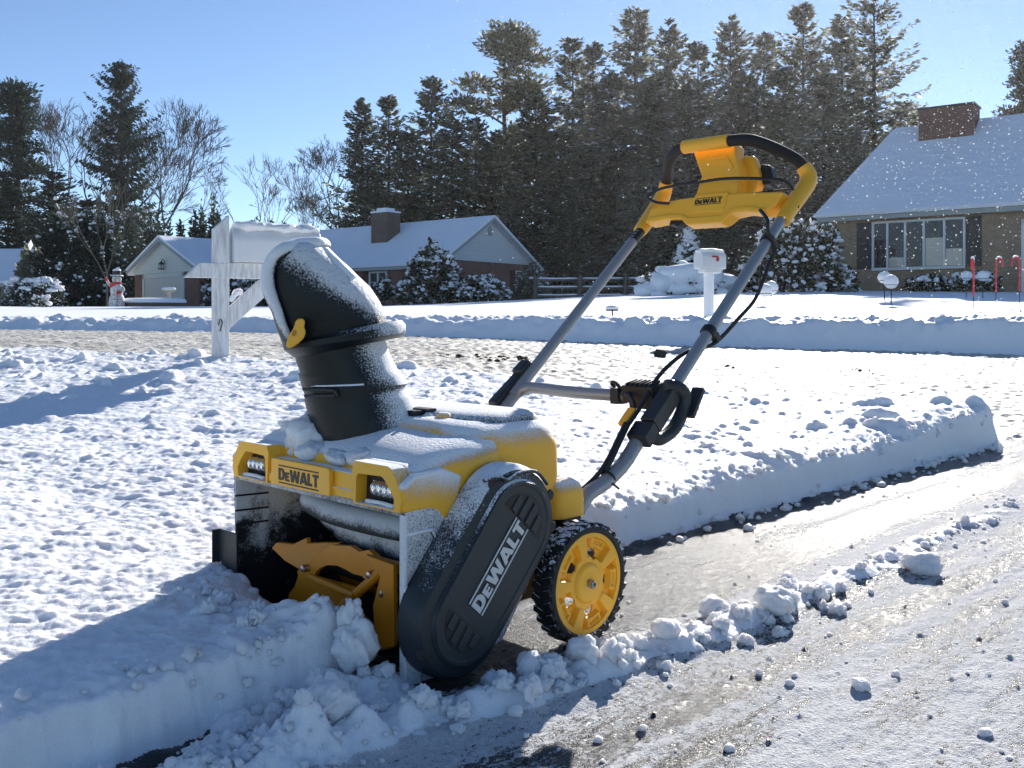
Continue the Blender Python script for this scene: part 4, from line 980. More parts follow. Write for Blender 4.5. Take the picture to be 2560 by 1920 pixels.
def conifer_mesh(seed, H, R, nb, nk, card, z0=.06, p=.8, droop=.35, up=.1, irregular=.35, hang=.3, wr=.22):
    r = np.random.default_rng(seed)
    rel = r.random(nb) ** 1.15; z = H * (z0 + (1 - z0) * rel)
    az = r.random(nb) * 2 * PI
    lob = 1 + irregular * np.sin(az * 3 + rel * 14 + seed) * .5
    L = R * (np.maximum(1 - rel, 0) ** p) * (.55 + .55 * r.random(nb)) * lob + R * .035
    d = np.stack([np.cos(az), np.sin(az), np.zeros(nb)], 1)
    tt = .08 + .92 * (np.arange(nk) + r.random((nb, nk))) / nk
    pos = d[:, None, :] * (L[:, None] * tt)[:, :, None]
    rise = (up + .55 * rel ** 2)[:, None]; dr = (droop * (1 - rel * .8))[:, None]
    pos[:, :, 2] = z[:, None] + L[:, None] * (rise * tt - dr * tt ** 2 + .22 * tt ** 4)
    sp = (.10 * L[:, None] * (1.15 - tt))[:, :, None]
    pos = pos + r.normal(size=pos.shape) * np.maximum(sp, .04 * card) * np.array([1, 1, .6])
    side = np.stack([-d[:, 1], d[:, 0], np.zeros(nb)], 1)
    sg = r.choice([-1, 1], (nb, nk))[:, :, None]
    U = d[:, None, :] * .75 + side[:, None, :] * sg * r.random((nb, nk))[:, :, None] * 1.0
    U[:, :, 2] += -hang + .5 * rel[:, None] ** 1.5 + r.normal(size=(nb, nk)) * .25
    U = unit(U.reshape(-1, 3)); Vv = unit(np.cross(U, unit(r.normal(size=U.shape))))
    l = card * (.55 + .9 * r.random(len(U))) * (1 - .35 * np.repeat(rel, nk))
    Vt, Fq = cards(pos.reshape(-1, 3), U, Vv, l, l * wr)
    # lead shoot
    return Vt, Fq

def blade_branches(seed, H, R, nb, z0, p, droop, up):
    return None

def trunk_mesh(H, r0, lean=0., nb=26, R=2.0, seed=0):
    rr = random.Random(seed)
    parts = [tube([(0, 0, -1.0), (lean * .1, 0, H * .3), (lean * .4, 0, H * .7), (lean, 0, H)], lambda t: r0 * (1 - t) + .02, 7, 3)]
    for k in range(nb):
        z = H * (.1 + .8 * k / nb); a = rr.random() * 2 * PI; L = R * (1 - z / H) * rr.uniform(.4, .8)
        parts.append(tube([(0, 0, z), (math.cos(a) * L * .5, math.sin(a) * L * .5, z + L * .08), (math.cos(a) * L, math.sin(a) * L, z + L * .02)], lambda t: .07 * (1 - t) + .015, 4, 2))
    return join(*parts)

TREES = {}
def proto(key, H, crown, trunk, mk):
    TREES[key] = (H, crown, trunk, mk)
def tree(key, name, px, top, D, label, group=None, wide=1.0, mk=None, base=None, seed=0, cat="tree", rot=None):
    H, cm, tm, m0 = TREES[key]
    gx = (px - HX) / F * D
    gz = float(lawn_z(np.array([gx]), np.array([float(D)]))[0]) if base is None else base
    h = (CAMZ - (top - HY) / F * D) - gz
    s = h / H
    e = empty(name, (gx, D, gz - .05), (seed * 1.7) % 6.28 if rot is None else rot, label, cat, group)
    e.scale = (s * wide, s * wide, s)
    for nm, me in (("crown", cm), ("trunk", tm)):
        if me is None: continue
        if nm == "crown" and mk:
            me2 = MESHMAT.get((key, mk))
            if me2 is None:
                me2 = me.copy(); me2.materials.clear(); me2.materials.append(M[mk]); MESHMAT[(key, mk)] = me2
            me = me2
        o = bpy.data.objects.new(nm, me); COL.objects.link(o); o.parent = e
    return e
MESHMAT = {}
def as_mesh(o):
    me = o.data; bpy.data.objects.remove(o); return me
def np_mesh(V, Fq, m, smooth=False): return as_mesh(npobj("m", V, Fq, M[m], smooth=smooth))

for i, (sd, R, p, dr, up, hg) in enumerate(((1, 5.2, .70, .30, .10, .30), (2, 4.8, .62, .38, .05, .45), (3, 5.6, .8, .2, .15, .2), (7, 4.6, .55, .3, .1, .35))):
    proto("spruce%d" % i, 24, np_mesh(*conifer_mesh(sd, 24, R, 420, 30, .58, .04, p, dr, up, .7, hg), 'needle'), as_mesh(obj("m", trunk_mesh(23.4, .30, 0, 26, R, sd), M['bark'])), 'needle')
# a big old spruce whose boughs sweep up at the tips
proto("sweeping", 27, np_mesh(*conifer_mesh(11, 27, 6.0, 240, 40, .60, .06, .62, .62, .28, .5, .25), 'needle_warm_haze'), as_mesh(obj("m", trunk_mesh(26.4, .4, 0, 40, 5.5, 11), M['bark'])), 'needle_warm_haze')
# weeping, drooping spruce on the left
proto("drooping", 16, np_mesh(*conifer_mesh(21, 16, 4.0, 460, 44, .34, .04, .62, .28, .18, .7, .95, .2), 'needle'), as_mesh(obj("m", trunk_mesh(15.6, .28, 0, 40, 3.2, 21), M['bark'])), 'needle')

def pine_mesh(seed, H, blobs, n, card):
    """open crown of separate rounded needle masses: blobs = (x, y, z, rx, rz)"""
    r = np.random.default_rng(seed); Vs, Fs = [], []; c0_ = 0
    for (x, y, z, rx, rz) in blobs:
        m_ = int(n * rx * rx * rz)
        q = unit(r.normal(size=(m_, 3))); rad = r.random(m_) ** .45; 
        pos = q * rad[:, None] * np.array([rx, rx, rz]) * (1 + .25 * np.sin(q[:, :1] * 5 + q[:, 2:] * 4 + x)) + np.array([x, y, z])
        U = unit(q * np.array([1, 1, .5]) + np.array([0, 0, .55]) + r.normal(size=q.shape) * .5); Vv = unit(np.cross(U, unit(r.normal(size=U.shape))))
        l = card * (.6 + .8 * r.random(m_)); v, f = cards(pos, U, Vv, l, l * .2)
        Vs.append(v); Fs.append(f + c0_); c0_ += len(v)
    return np.concatenate(Vs), np.concatenate(Fs)
rp_ = random.Random(4)
bl = []
for k in range(34):
    z = 8 + 15.5 * (k / 34) ** .8; a = rp_.random() * 6.28; q = math.sin(PI * min(1, max(0, (z - 5) / 20))) * 3.6 * rp_.uniform(.35, 1.0)
    bl.append((q * math.cos(a), q * math.sin(a), z + rp_.uniform(-.6, .6), rp_.uniform(.9, 1.6), rp_.uniform(.5, .95)))
def pine_trunk(H, blobs, r0):
    parts = [tube([(0, 0, -1), (.2, .1, H * .4), (-.1, 0, H * .75), (.1, 0, H)], lambda t: r0 * (1 - t) + .03, 7, 4)]
    for (x, y, z, rx, rz) in blobs: parts.append(tube([(0, 0, z - math.hypot(x, y) * .35), (x * .5, y * .5, z - math.hypot(x, y) * .1), (x, y, z)], lambda t: .09 * (1 - t) + .02, 5, 3))
    return join(*parts)
proto("pine", 24, np_mesh(*pine_mesh(5, 24, bl, 300, .42), 'pine'), as_mesh(obj("m", pine_trunk(23, bl, .3), M['bark'])), 'pine')
bl2 = [(rp_.uniform(-1, 1) * 2.9 * (1 - z / 19), rp_.uniform(-1, 1) * 2.9 * (1 - z / 19), z, rp_.uniform(.8, 1.5), rp_.uniform(.35, .6)) for z in [3 + 14.5 * k / 44 for k in range(45)]]
proto("layered_pine", 18, np_mesh(*pine_mesh(8, 18, bl2, 420, .34), 'needle'), as_mesh(obj("m", pine_trunk(17.6, bl2, .25), M['bark'])), 'needle')

def bare_mesh(seed, H, spread=.5, levels=7, trunk=.22, first=.28, lean=0., kids=(2, 3), upw=.25, minr=.012):
    rr = random.Random(seed); segs = []
    def grow(p, d, L, r, lv):
        n = 3; q = p; dd = d
        for k in range(n):
            dd = (dd + Vector((rr.gauss(0, .10), rr.gauss(0, .10), rr.gauss(0, .06) + upw * .10))).normalized()
            q2 = q + dd * L / n; segs.append((q, q2, r * (1 - .25 * k / n), r * (1 - .25 * (k + 1) / n))); q = q2
        if lv <= 0: return
        for k in range(rr.choice(kids)):
            a = rr.uniform(0, 2 * PI); s = spread * rr.uniform(.55, 1.25)
            side = dd.orthogonal().normalized(); side = Matrix.Rotation(a, 3, dd) @ side
            nd = (dd * math.cos(s) + side * math.sin(s) + Vector((0, 0, upw * .35))).normalized()
            grow(q, nd, L * rr.uniform(.62, .88), max(minr, r * .75 * rr.uniform(.62, .85)), lv - 1)
    grow(Vector((0, 0, -.3)), Vector((lean, 0, 1)).normalized(), H * first, trunk, levels)
    A = np.array([tuple(s[0]) for s in segs]); B = np.array([tuple(s[1]) for s in segs]); ra = np.array([s[2] for s in segs]); rb = np.array([s[3] for s in segs])
    zm = B[:, 2].max(); A *= H / zm; B *= H / zm
    d = unit(B - A); ref = np.where(np.abs(d[:, 2:3]) < .9, np.array([[0, 0, 1.]]), np.array([[1., 0, 0]])); u = unit(np.cross(d, ref)); w = np.cross(d, u)
    V = []
    for (Pp, rad) in ((A, ra), (B, rb)):
        for k in range(3):
            t_ = 2 * PI * k / 3; V.append(Pp + (u * math.cos(t_) + w * math.sin(t_)) * rad[:, None])
    V = np.stack(V, 1).reshape(-1, 3); b = np.arange(len(segs))[:, None] * 6
    Fq = np.concatenate([b + np.array([[k, (k + 1) % 3, 3 + (k + 1) % 3, 3 + k]]) for k in range(3)])
    return V, Fq
proto("bare_round", 14, None, np_mesh(*bare_mesh(3, 14, .48, 8, .26, .22, .05, (2, 3, 3), .35, .013), 'bark'), 'bark')
proto("bare_fan", 14, None, np_mesh(*bare_mesh(9, 14, .44, 8, .22, .20, .25, (2, 3, 3), .2, .014), 'bark'), 'bark')
proto("bare_slim", 12, None, np_mesh(*bare_mesh(14, 12, .36, 7, .15, .26, 0, (2, 3), .4, .010), 'bark'), 'bark')
proto("sapling", 5, None, np_mesh(*bare_mesh(18, 5, .28, 5, .05, .22, 0, (2, 3, 3), .5, .010), 'bark_tan'), 'bark_tan')

# left of the picture
tree("layered_pine", "pine_tree", 46, 205, 92, "tall layered pine at the left edge of the picture", mk='needle_blue', seed=1, wide=1.15)
tree("drooping", "spruce_tree", 303, 158, 88, "tall dark spruce with drooping boughs left of the garage", mk='needle_blue', seed=2.2, wide=1.0)
tree("bare_round", "bare_tree", 150, 225, 100, "bare tree filling the gap between the left pine and the drooping spruce", seed=1, wide=.95)
tree("bare_round", "bare_tree", 232, 250, 104, "bare tree just left of the drooping spruce, its trunk close to it", seed=3, wide=.9)
tree("bare_fan", "bare_tree", 352, 232, 96, "bare tree fanning out to the right of the drooping spruce", rot=0.1, wide=.95)
tree("spruce1", "spruce_tree", 140, 430, 76, "short dark spruce low between the left pine and the garage hedge", mk='needle_blue', seed=4, wide=1.8)
tree("spruce3", "spruce_tree", 20, 470, 72, "short dark spruce at the left edge under the layered pine", mk='needle_blue', seed=5, wide=1.8)
tree("spruce0", "spruce_tree", 215, 500, 74, "lowest dark spruce right behind the snow flecked hedge", mk='needle_blue', seed=6, wide=2.0)
tree("bare_slim", "bare_tree", 645, 395, 105, "slim bare tree standing alone in the sky gap behind the chute", seed=2, wide=1.25)
tree("bare_round", "bare_tree", 826, 325, 84, "large bare tree with heavy limbs behind the ranch house chimney", seed=7.3, wide=1.12)
tree("bare_fan", "bare_tree", 745, 430, 92, "smaller bare tree left of the large bare tree behind the ranch house", seed=1, wide=1.0)
tree("sapling", "sapling", 272, 452, 42, "thin tan multi stemmed sapling in front of the dark hedge", seed=1, wide=1.1)
# the wall of conifers on the right
ROW = [("spruce2", 905, 250, 80, 'needle', 1.0, "leftmost of the tall spruces, next to the large bare tree"), ("spruce0", 972, 240, 84, 'needle', 1.05, "dark spruce second from the left end of the conifer row"),
       ("spruce1", 1078, 196, 86, 'needle', 1.0, "narrow spruce just left of the olive pine"), ("pine", 1262, 66, 92, 'pine', 1.12, "olive green pine with a broad rounded top"),
       ("spruce3", 1188, 300, 78, 'needle', 1.2, "shorter spruce standing below the olive pine"), ("spruce1", 1432, 98, 88, 'needle_warm_haze', 1.0, "slender spruce browned by haze right of the olive pine"),
       ("spruce0", 1482, 112, 82, 'needle_warm_haze', .95, "spruce browned by haze between the slender one and the tallest middle spire"), ("spruce3", 1588, 28, 86, 'needle_warm_haze', 1.0, "tallest spruce spire in the middle of the conifer row"),
       ("spruce2", 1672, 55, 84, 'needle_warm_haze', .9, "spruce just right of the tallest middle spire"), ("spruce0", 1745, 110, 82, 'needle_warm_haze', 1.0, "spruce with a broken looking top above the console"),
       ("spruce2", 1826, 44, 86, 'needle_warm_haze', .95, "pointed spruce above the right hand grip"), ("spruce1", 1910, 88, 88, 'needle_warm_haze', .95, "narrow spruce between the two pointed ones on the right"),
       ("spruce0", 2008, 10, 84, 'needle_warm_haze', .95, "tall pointed spruce left of the big sweeping spruce"), ("sweeping", 2185, -45, 78, 'needle_warm_haze', 1.0, "big old spruce with upswept boughs beside the brick chimney"),
       ("spruce2", 2105, 40, 90, 'needle_warm_haze', 1.1, "spruce half hidden behind the big sweeping spruce")]
for i, (k, px, tp, D, mk, wd, lb) in enumerate(ROW):
    tree(k, "pine_tree" if k == "pine" else "spruce_tree", px, tp, D, lb, "conifers behind the houses", wd * 1.08, mk, seed=i * 2 + 1)
LOW = [(1020, 330, 74, 'needle'), (1130, 300, 72, 'needle'), (1340, 230, 74, 'needle'), (1400, 330, 70, 'needle'), (1530, 190, 74, 'needle_warm_haze'), (1630, 200, 76, 'needle_warm_haze'), (1720, 230, 72, 'needle_warm_haze'), (1860, 200, 74, 'needle_warm_haze'), (1960, 170, 72, 'needle_warm_haze'), (2060, 190, 76, 'needle_warm_haze'), (1600, 400, 66, 'needle_warm_haze'), (1790, 420, 66, 'needle_warm_haze'), (1960, 420, 64, 'needle_warm_haze'), (1430, 460, 64, 'needle'), (1290, 450, 66, 'needle'), (2270, 260, 88, 'needle_warm_haze'), (2140, 330, 66, 'needle_warm_haze'), (935, 480, 76, 'needle'), (1240, 330, 80, 'needle'), (1480, 300, 90, 'needle'), (1790, 250, 92, 'needle_warm_haze')]
for i, (px, tp, D, mk) in enumerate(LOW):
    tree("spruce%d" % (i % 4), "spruce_tree", px, tp, D, "lower dark spruce filling the row of conifers behind the houses", "lower spruces in the conifer row", 1.55, mk, seed=i * 1.3)
tree("layered_pine", "pine_tree", 2572, 100, 74, "dark pine at the right edge behind the brick house roof", mk="needle_blue", seed=2, wide=1.0)

# ------------------------------------------------------------------ snow laden shrubs and hedges
ICO = {}
def ico(sub):
    if sub not in ICO:
        b = bmesh.new(); bmesh.ops.create_icosphere(b, subdivisions=sub, radius=1); b.verts.index_update()
        ICO[sub] = (np.array([tuple(v.co) for v in b.verts]), np.array([[v.index for v in f.verts] for f in b.faces])); b.free()
    return ICO[sub]
def blobs(cs_, sub=1, seed=0, amp=.3, freq=1.6):
    """many lumpy snow blobs: (x,y,z,rx,ry,rz)"""
    v0, f0 = ico(sub); V, Fs = [], []
    r = np.random.default_rng(seed)
    for i, c in enumerate(cs_):
        o = r.random(3) * 50; a = r.random() * 6.28
        s = 1 + amp * fbm(v0[:, 0] * freq + o[0] + v0[:, 2] * .9, v0[:, 1] * freq + o[1] - v0[:, 2] * 1.1, seed + i % 7, 4, .6)
        p = v0 * s[:, None] * np.array(c[3:6]); ca, sa = math.cos(a), math.sin(a)
        p = np.stack([p[:, 0] * ca - p[:, 1] * sa, p[:, 0] * sa + p[:, 1] * ca, p[:, 2]], 1) + np.array(c[:3])
        V.append(p); Fs.append(f0 + i * len(v0))
    return np.concatenate(V), np.concatenate(Fs)

def shrub(name, px, py, D, w, h, label, cat="bush", group=None, seed=0, n=2600, leaf=.11, nsnow=60, sr=.11, mk='bush', box_=False, top_only=.15, depth=None, patch=None, taper=0.):
    """px, py: middle of the base in the picture; w, h in metres"""
    p = at(px, py, D); e = empty(name, tuple(p), 0, label, cat, group)
    r = np.random.default_rng(seed); dp = depth or w * .8
    ex = 5 if box_ else 2.2
    def shell(m, lo, hi):
        q = unit(r.normal(size=(m, 3))); q[:, 2] = np.abs(q[:, 2]) * 1.15 - .12; q = unit(q)
        k = (np.abs(q[:, 0]) ** ex + np.abs(q[:, 1]) ** ex + np.abs(q[:, 2]) ** ex) ** (-1 / ex)
        rad = (lo + (hi - lo) * r.random(m)) * k * (1 + .16 * np.sin(q[:, 0] * 6 + seed) * np.sin(q[:, 2] * 5 + q[:, 1] * 4 + seed * 2))
        s = q * rad[:, None]; tp = 1 - taper * np.clip(s[:, 2:3], 0, 1)
        return s * np.array([w / 2, dp / 2, h]) * np.concatenate([tp, tp, np.ones_like(tp)], 1), q
    pos, q = shell(n, .55, 1.0)
    U = unit(q + r.normal(size=q.shape) * .8); Vv = unit(np.cross(U, unit(r.normal(size=U.shape))))
    l = leaf * (.6 + .9 * r.random(n)); v, f = cards(pos, U, Vv, l, l * .26)
    npobj("foliage", v, f, M[mk], e, smooth=False)
    pos, q = shell(nsnow * 6, .93, 1.04); keep = np.where(q[:, 2] > top_only + .35 * r.random(len(q)))[0][:nsnow]
    rr = sr * (.45 + .9 * r.random(len(keep)) ** 1.5)
    cl = [(pos[k][0], pos[k][1], pos[k][2], a * r.uniform(.7, 1.4), a * r.uniform(.7, 1.3), a * r.uniform(.4, .95)) for k, a in zip(keep, rr)]
    if patch: cl += patch
    if cl:
        v, f = blobs(cl, 2, seed, .5, 1.9); o = npobj("snow_cover", v, f, M['snow_cap'], e); o['kind'] = 'stuff'
    npobj("stem", *[np.array(k_) for k_ in ([(-.03, -.03, -.3), (.03, -.03, -.3), (.03, .03, -.3), (-.03, .03, -.3), (-.02, -.02, h * .6), (.02, -.02, h * .6), (.02, .02, h * .6), (-.02, .02, h * .6)], [[0, 1, 5, 4], [1, 2, 6, 5], [2, 3, 7, 6], [3, 0, 4, 7]])], M['bark'], e)
    return e

# left: clipped hedge bush, twiggy shrub, tall hedge with flecks of snow, arborvitae row
shrub("clipped_bush", 84, 768, 36, 2.05, .95, "rounded clipped bush with a thick cap of snow at the left edge", seed=3, n=3500, leaf=.10, nsnow=170, sr=.11, box_=True, top_only=.45)
shrub("small_shrub", 100, 778, 31, .62, .52, "small twiggy shrub with snow balls on its tips in front of the clipped bush", seed=5, n=260, leaf=.09, nsnow=22, sr=.075, top_only=.0)
HD = [(150, 766, 47, 1.9, 4.4, 1), (212, 768, 46, 1.9, 4.2, 2), (262, 768, 47, 1.8, 4.0, 3), (318, 752, 74, 3.0, 6.6, 4), (372, 750, 78, 3.2, 6.6, 5)]
for i, (px, py, D, w, h, sd) in enumerate(HD):
    shrub("tall_hedge_bush", px, py, D, w, h, ["tall dark hedge bush at the left end of the hedge by the clipped bush", "tall dark hedge bush second from the left, flecked with snow", "tall dark hedge bush right behind the tan sapling", "tall dark hedge bush between the sapling and the garage gable", "tall dark hedge bush rising behind the garage roof"][i], "hedge", "tall snow flecked hedge bushes", 20 + sd, 5200, .20, 150, .085, 'needle_blue', True, -.2, w * .9, taper=.25)
for i, (px, tp, D) in enumerate(((392, 562, 84), (422, 575, 86), (452, 560, 84), (486, 540, 82), (506, 530, 83), (532, 530, 82), (548, 538, 84), (640, 548, 95), (676, 556, 96), (705, 560, 95))):
    gz = float(lawn_z(np.array([(px - HX) / F * D]), np.array([float(D)]))[0]); h = (CAMZ - (tp - HY) / F * D) - gz
    pyb = HY - (gz - CAMZ) * F / D
    shrub("arborvitae", px, pyb, D, 1.55 if i < 7 else 2.2, h, "dark columnar arborvitae in the row above the garage roof" if i < 7 else "dark round evergreen showing above the near mailbox", "tree", "arborvitae row behind the garage" if i < 7 else "evergreens above the near mailbox", 40 + i, 2200, .34, 12 if i < 6 else 4, .09, 'needle_blue', False, -.2, taper=.62)
shrub("weeping_bush", 92, 735, 54, 1.7, 2.3, "brown weeping bush hanging over the low house's front", "bush", None, 61, 1500, .5, 10, .1, 'needle_warm_haze', False)
# house plantings
shrub("rhododendron", 1082, 752, 50, 3.0, 2.75, "large rhododendron with snow on its drooping leaves by the ranch house corner", "bush", None, 71, 3200, .30, 260, .12, 'bush', False, .05)
shrub("low_bush", 1200, 757, 50, 2.9, 1.35, "low spreading bush with snow on top right of the rhododendron", "bush", None, 72, 2800, .22, 260, .095, 'bush', False, .1)
shrub("low_bush", 962, 745, 52, 1.2, .95, "small round bush with snow left of the rhododendron", "bush", None, 73, 900, .2, 24, .14, 'bush')
shrub("low_bush", 1015, 748, 51.5, 1.1, .9, "small bush tucked under the left side of the rhododendron", "bush", None, 74, 900, .2, 20, .14, 'bush')
shrub("foundation_bush", 560, 762, 56, 2.4, 1.9, "snowy foundation bush seen through the mailbox brace", "bush", None, 75, 1700, .24, 70, .15, 'bush', False, .0)
shrub("foundation_bush", 640, 762, 56, 2.2, 1.5, "snowy foundation bush just left of the chute", "bush", None, 76, 1500, .24, 60, .15, 'bush', False, .0)
shrub("foundation_bush", 1330, 745, 54, 2.0, 1.7, "brown foundation bush at the right corner of the ranch house", "bush", None, 77, 1500, .24, 30, .11, 'needle_warm_haze')
big = [(-.9, -.6, .55, .9, .5, .38), (-.2, -.8, .8, .9, .6, .40), (.5, -.6, .72, .85, .6, .36), (1.1, -.3, .55, .7, .5, .3), (-1.35, -.3, .3, .5, .5, .28), (-.5, -1.05, .35, .6, .35, .22), (.35, -1.05, .34, .6, .3, .2), (-1.1, -.9, .12, .45, .3, .18), (1.0, -.8, .2, .5, .3, .2)]
shrub("snow_mound_bush", 1715, 748, 33, 3.2, 1.1, "broad bush buried under a mound of snow behind the far mailbox", "bush", None, 81, 2600, .18, 40, .2, 'bush', False, .2, patch=big)
shrub("holly_bush", 1985, 735, 33, 3.6, 2.55, "big dark holly bush speckled with snow at the brick house corner", "bush", None, 82, 7500, .17, 420, .085, 'bush', False, -.25)
shrub("low_bush", 2112, 738, 33.5, .95, .95, "small snowy bush between the holly and the house wall", "bush", None, 83, 900, .15, 40, .12, 'bush', False, -.1)
shrub("low_bush", 2320, 722, 33, 1.6, .45, "low bush under the five pane window", "bush", None, 84, 900, .14, 26, .10, 'bush')
shrub("low_bush", 2440, 718, 32, 1.5, .5, "low snowy bush under the right shutter of the brick house", "bush", None, 86, 900, .14, 30, .11, 'bush')
# flocked little spruce
pS = at(1722, 745, 37)
FS = empty("small_spruce", tuple(pS), .4, "small spruce plastered white with snow above the far mailbox", "tree")
vS, fS = conifer_mesh(91, 3.1, 1.15, 200, 22, .16, .05, .8, .45, .12, .3, .45, .26)
npobj("crown", vS, fS, M['needle'], FS, smooth=False)
r_ = np.random.default_rng(9); cl = []
for k in range(520):
    rel = r_.random() ** .8; a = r_.random() * 6.28; rad = 1.05 * (1 - rel) * r_.uniform(.5, 1.02); cl.append((rad * math.cos(a), rad * math.sin(a), .15 + 2.95 * rel - .12 * rad, r_.uniform(.06, .14), r_.uniform(.06, .13), r_.uniform(.04, .09)))
o_ = npobj("snow_cover", *blobs(cl, 1, 9, .35), M['snow_cap'], FS); o_['kind'] = 'stuff'
obj("trunk", tube([(0, 0, -.3), (0, 0, 3.0)], lambda t: .06 * (1 - t) + .01, 6, 4), M['bark'], FS)

# ------------------------------------------------------------------ garden things across the road
def place(name, px, py, D, label, cat, group=None, rz=0): return empty(name, tuple(at(px, py, D)), rz, label, cat, group)
M['wood_dark'] = plain('weathered_grey_wood', (.10, .085, .07), .85, vary=.3)
fe = place("rail_fence", 1330, 752, 43, "split rail fence with snow on its rails beside the ranch house", "fence", None, -.10)
for k in range(4):
    x = .15 + 2.0 * k
    Q("post", bx(x - .08, x + .08, -.08, .08, -.4, 1.15), 'wood_dark', fe, bevel=.02)
for z in (.22, .58, .95):
    for k in range(3): 
        rl_ = Q("rail", tube([(.15 + 2.0 * k + .081, 0, z + .01 * k), (1.1 + 2.0 * k, 0, z - .02), (2.15 + 2.0 * k - .081, 0, z)], .055, 6), 'wood_dark', fe)
        Q("snow_strip", clump_cap([(.25 + 2.0 * k, 0, z + .055), (1.1 + 2.0 * k, 0, z + .045), (2.05 + 2.0 * k, 0, z + .055)], .055, k + 3, .3, 6, 10, .7), 'snow_cap', rl_)

# far mailbox
fm = place("mailbox", 1772, 812, 14.1, "small white mailbox with a red flag on a snow plastered post across the road", "mailbox", None, .5)
Q("post", tube([(0, 0, -.3), (0, 0, .86)], .075, 10, 8), snow_mat('snow_plastered', 20, False), fm)
arc2 = [(-.11, .82), (.11, .82), (.11, .98)] + [(.11 * math.cos(a), .98 + .11 * math.sin(a)) for a in np.linspace(.2, PI - .2, 8)] + [(-.11, .98)]
mbx = Q("box", prism(arc2, 'x', -.20, .24), 'white_metal', fm, bevel=.01)
Q("base_plate", bx(-.14, .18, -.08, .08, .76, .819), 'white_metal', fm, bevel=.01)
Q("flag", join(bx(-.03, .08, -.125, -.112, .985, 1.01), bx(.05, .09, -.125, -.112, .93, .984)), 'red', mbx)
Q("snow_cap", clump_cap([(-.21, 0, 1.075), (0, 0, 1.085), (.25, 0, 1.075)], .10, 4, .3, 8, 14, .35), 'snow_cap', mbx)

# candy canes
M['cane_red'] = plain('red_plastic', (.55, .02, .03), .4)
def cane_stripes():
    t = NT('red_white_candy_cane'); o = t.obc(); z = t.n("SeparateXYZ", {0: o}, out=2); x = t.n("SeparateXYZ", {0: o})
    s = t.math('FRACT', t.math('ADD', t.math('MULTIPLY', z, 7.), t.math('MULTIPLY', x, 5.)))
    t.set(base=t.mix(t.rng(s, .86, .90), (.55, .02, .035), (.60, .16, .17)), rough=.35); return t.m
M['cane'] = cane_stripes()
for i, (px, py, D, rz, lb) in enumerate(((2434, 757, 16.7, 1.35, "candy cane stake seen edge on, nearest to the road"), (2490, 745, 18.6, .2, "candy cane stake with its hook to the right"), (2549, 742, 18.8, 3.0, "candy cane stake at the right edge with its hook to the left"))):
    ca = place("candy_cane", px, py, D, lb, "candy cane", "candy canes on the brick house lawn", rz)
    Q("cane", tube([(0, 0, .12), (0, 0, .62), (.01, 0, .71), (.05, 0, .765), (.10, 0, .765), (.14, 0, .71), (.145, 0, .60)], .017, 10, 5), 'cane', ca)
    Q("stake", tube([(0, 0, -.2), (0, 0, .125)], .008, 6), 'iron', ca)
    Q("snow_cap", clump_cap([(.02, 0, .785), (.075, 0, .80), (.13, 0, .775)], .026, i, .3, 6, 8, .6), 'snow_cap', ca)

# path lamps with caps of snow
def path_lamp(px, py, D, label, r=.13, h=.34, seed=0, small=False):
    e = place("path_lamp", px, py, D, label, "path lamp", "snow capped path lamps")
    Q("stake", tube([(0, 0, -.2), (0, 0, h)], .011, 6), 'iron', e)
    Q("shade", lathe([(.0, h + .05), (r * .6, h + .03), (r, h - .02), (r * .95, h - .025), (0, h - .01)], 16), 'iron', e)
    if not small: Q("snow_cap", xf((list(map(Vector, ico(2)[0])), ico(2)[1].tolist()), Matrix.Translation((0, 0, h + .045)) @ Matrix.Diagonal((r * 1.08, r * 1.08, r * (1.0 + .1 * seed), 1))), 'snow_cap', e)
    else: Q("snow_cap", xf((list(map(Vector, ico(2)[0])), ico(2)[1].tolist()), Matrix.Translation((0, 0, h + .02)) @ Matrix.Diagonal((r * 1.02, r * 1.02, r * .42, 1))), 'snow_cap', e)
path_lamp(1912, 777, 18, "front lamp of the pair of snow capped path lamps behind the blower's handle tube", seed=0)
path_lamp(1928, 768, 19, "back lamp of the pair of snow capped path lamps behind the blower's handle tube", seed=1)
path_lamp(2211, 740, 20, "left lamp of the pair of snow capped path lamps before the five pane window", seed=0)
path_lamp(2228, 754, 18.6, "right lamp of the pair of snow capped path lamps before the five pane window", seed=1)
path_lamp(2416, 728, 24, "snow capped path lamp left of the candy canes near the house", seed=0)
path_lamp(2457, 730, 23, "snow capped path lamp between the first and second candy cane", seed=0)
path_lamp(1531, 806, 14.6, "flat topped path lamp between the two handle tubes at the far snow bank", .105, .20, 0, True)

# snowman figure
sm = place("snowman_figure", 292, 770, 32, "lit up yard snowman with a black hat, waving a red mitten", "yard figure", None, 0.1)
def wire_white():
    t = NT('white_mesh_fabric'); o = t.obc(); k = t.noise(o, 26, 3, .7)
    t.set(base=t.mix(t.rng(k, .45, .6), (.42, .40, .37), (.80, .79, .77)), rough=.8); return t.m
M['figure'] = wire_white()
Q("body", lathe([(.0, -.1), (.20, -.1), (.24, .0), (.255, .12), (.25, .25), (.22, .38), (.185, .44), (.20, .52), (.205, .62), (.18, .73), (.12, .80), (.09, .82), (.13, .87), (.15, .95), (.135, 1.04), (.08, 1.09), (0, 1.10)], 24), 'figure', sm)
Q("hat", lathe([(.20, 1.045), (.205, 1.06), (.135, 1.075), (.13, 1.235), (.0, 1.245)], 20), 'iron', sm)
Q("snow_cap", join(shift(xf((list(map(Vector, ico(2)[0])), ico(2)[1].tolist()), Matrix.Diagonal((.135, .135, .065, 1))), (0, 0, 1.255)), lathe([(.136, 1.10), (.19, 1.095), (.21, 1.065)], 20)), 'snow_cap', sm)
